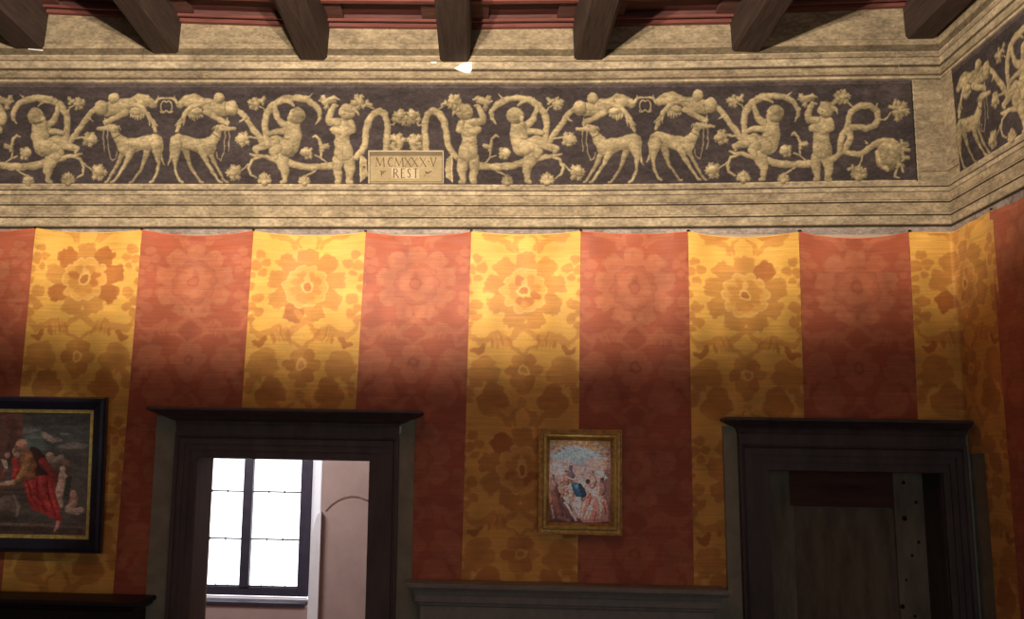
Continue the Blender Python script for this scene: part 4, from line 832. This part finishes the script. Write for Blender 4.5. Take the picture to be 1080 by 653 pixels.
# angels' wings and standing figures
k.poly([(582,489),(586,488.5),(592,493),(596,500),(590,499),(585,495)], np.array([198,186,180.]), .85); k.poly([(627,494),(634,496),(640,503),(636,506),(630,502)], np.array([204,188,178.]), .7)
Fg = [(596,498,(186,162,152),(150,118,108)),(601,493,(136,116,118),(120,104,108)),(591,510,(206,168,148),(170,132,118)),(602,508,(170,134,120),(196,164,152)),(586,513,(128,92,80),(112,84,76)),(597,520,(196,160,142),(206,182,170)),(613,501,(218,192,180),(222,204,196)),(619,507,(96,74,76),(182,138,132)),(626,510,(186,140,132),(204,160,152)),(632,512,(226,196,182),(206,150,140)),(624,498,(170,140,130),(160,138,132)),(634,505,(120,92,88),(140,112,104)),(583,503,(160,132,124),(146,120,114)),(589,522,(110,74,64),(104,78,70))]
for x, y, hc, bc_ in Fg:
    Pn([(x,y+4,2.6),(x+1,y+9,3.6),(x,y+14,2.6)], bc_, shade=1.3); G(x,y,2.1,2.5,0,hc,1,1.1,1); G(x+.5,y-1.2,1.8,1.2,0,tuple(v*.55 for v in hc),.8,1)
for a, c in (([(598,503,1),(604,506,.9),(608,501,.7)],(214,184,168)),([(592,515,1.2),(598,512,1),(602,515,.8)],(216,180,160)),([(613,497,1),(616,493,.8)],(214,190,176)),([(628,514,1.1),(622,518,.9),(618,516,.8)],(224,190,172)),([(588,528,1.3),(584,534,1.1)],(206,166,146))): Pn(a, c)
Pn([(606,512,3.4),(609,518,4.6),(613,524,3.4)],(66,94,112),shade=1.3); Pn([(611,511,2),(615,519,2.4),(616,527,1.4)],(48,70,88)); G(608,513,2,3,.3,(112,138,150),.7,2)
k.poly([(603,531),(608,523),(612,524),(613,536),(612,546),(608,542)], np.array([226,214,204.])); Pn([(606,530,.7),(610,542,.6)],(170,150,144),outline=0)
k.poly([(611,537),(614,525),(622,521),(632,520),(638,526),(641,538),(640,548),(628,550),(614,550),(611,546)], np.array([200,122,114.]))
for a in ([(618,524,1.6),(615,534,1.8),(613,544,1.2)],[(630,523,1.6),(634,534,2),(632,546,1.4)],[(624,536,1.8),(620,546,1.4)]): Pn(a,(226,160,148),shade=1.4,outline=0,amt=.8)
for a in ([(622,524,.6),(620,534,.8),(617,546,.5)],[(635,526,.6),(638,540,.7)],[(628,538,.6),(626,549,.6)],[(614,528,.5),(620,522,.5)]): Pn(a,(126,62,66),shade=0,outline=0,amt=.8)
Pn([(625,527,1.3),(620,536,1.6),(616,546,1.1)],(236,206,192)); Pn([(624,521,1.4),(631,523,1.2),(635,527,.9)],(232,200,182)); Pn([(618,514,1.8),(624,518,1.8),(630,518,1.2)],(222,178,166))
for a, c in (([(584,520,3),(586,530,4.4),(590,542,4)],(126,92,80)),([(592,528,3),(598,536,4.4),(602,546,3.4)],(104,78,74)),([(582,534,1.6),(584,546,1.6)],(180,148,132)),([(596,530,1.6),(602,540,1.4),(607,548,1.2)],(190,170,164)),([(590,546,3),(600,549,2.4)],(136,104,92))): Pn(a, c, shade=1.4)
k.img = 255*np.clip((k.img/255-.2)*2.1+.1, .06, .97); warp(k, .4, 3.0); soften(k, 2); weather(k, 18); n_ = (smooth_noise(k.ny, k.nx, 9, 8)-.5)*.28; k.img *= (1+n_)[..., None]; k.inset = .082; k.depth = .018
S2 = [(568.2, 452.3), (656.6, 453.4), (654.6, 565.3), (566.4, 562.2)]
picture('small_painting', S2, D-.09, D-.05, 0, 0, k, 'small pale painting in a gilt frame hanging above the mantelpiece', None,
    [('outer_frame', [(0, 0), (0, .028), (.004, .036), (.009, .036), (.013, .026), (.034, .022), (.040, .034), (.040, 0)], M['goldd']),
     ('gilt_moulding', [(.039, 0), (.039, .036), (.044, .044), (.052, .046), (.058, .040), (.062, .028), (.062, 0)], M['gold']),
     ('gilt_slip', [(.061, 0), (.061, .026), (.068, .024), (.072, .028), (.076, .024), (.084, .018), (.084, 0)], M['goldd'])])
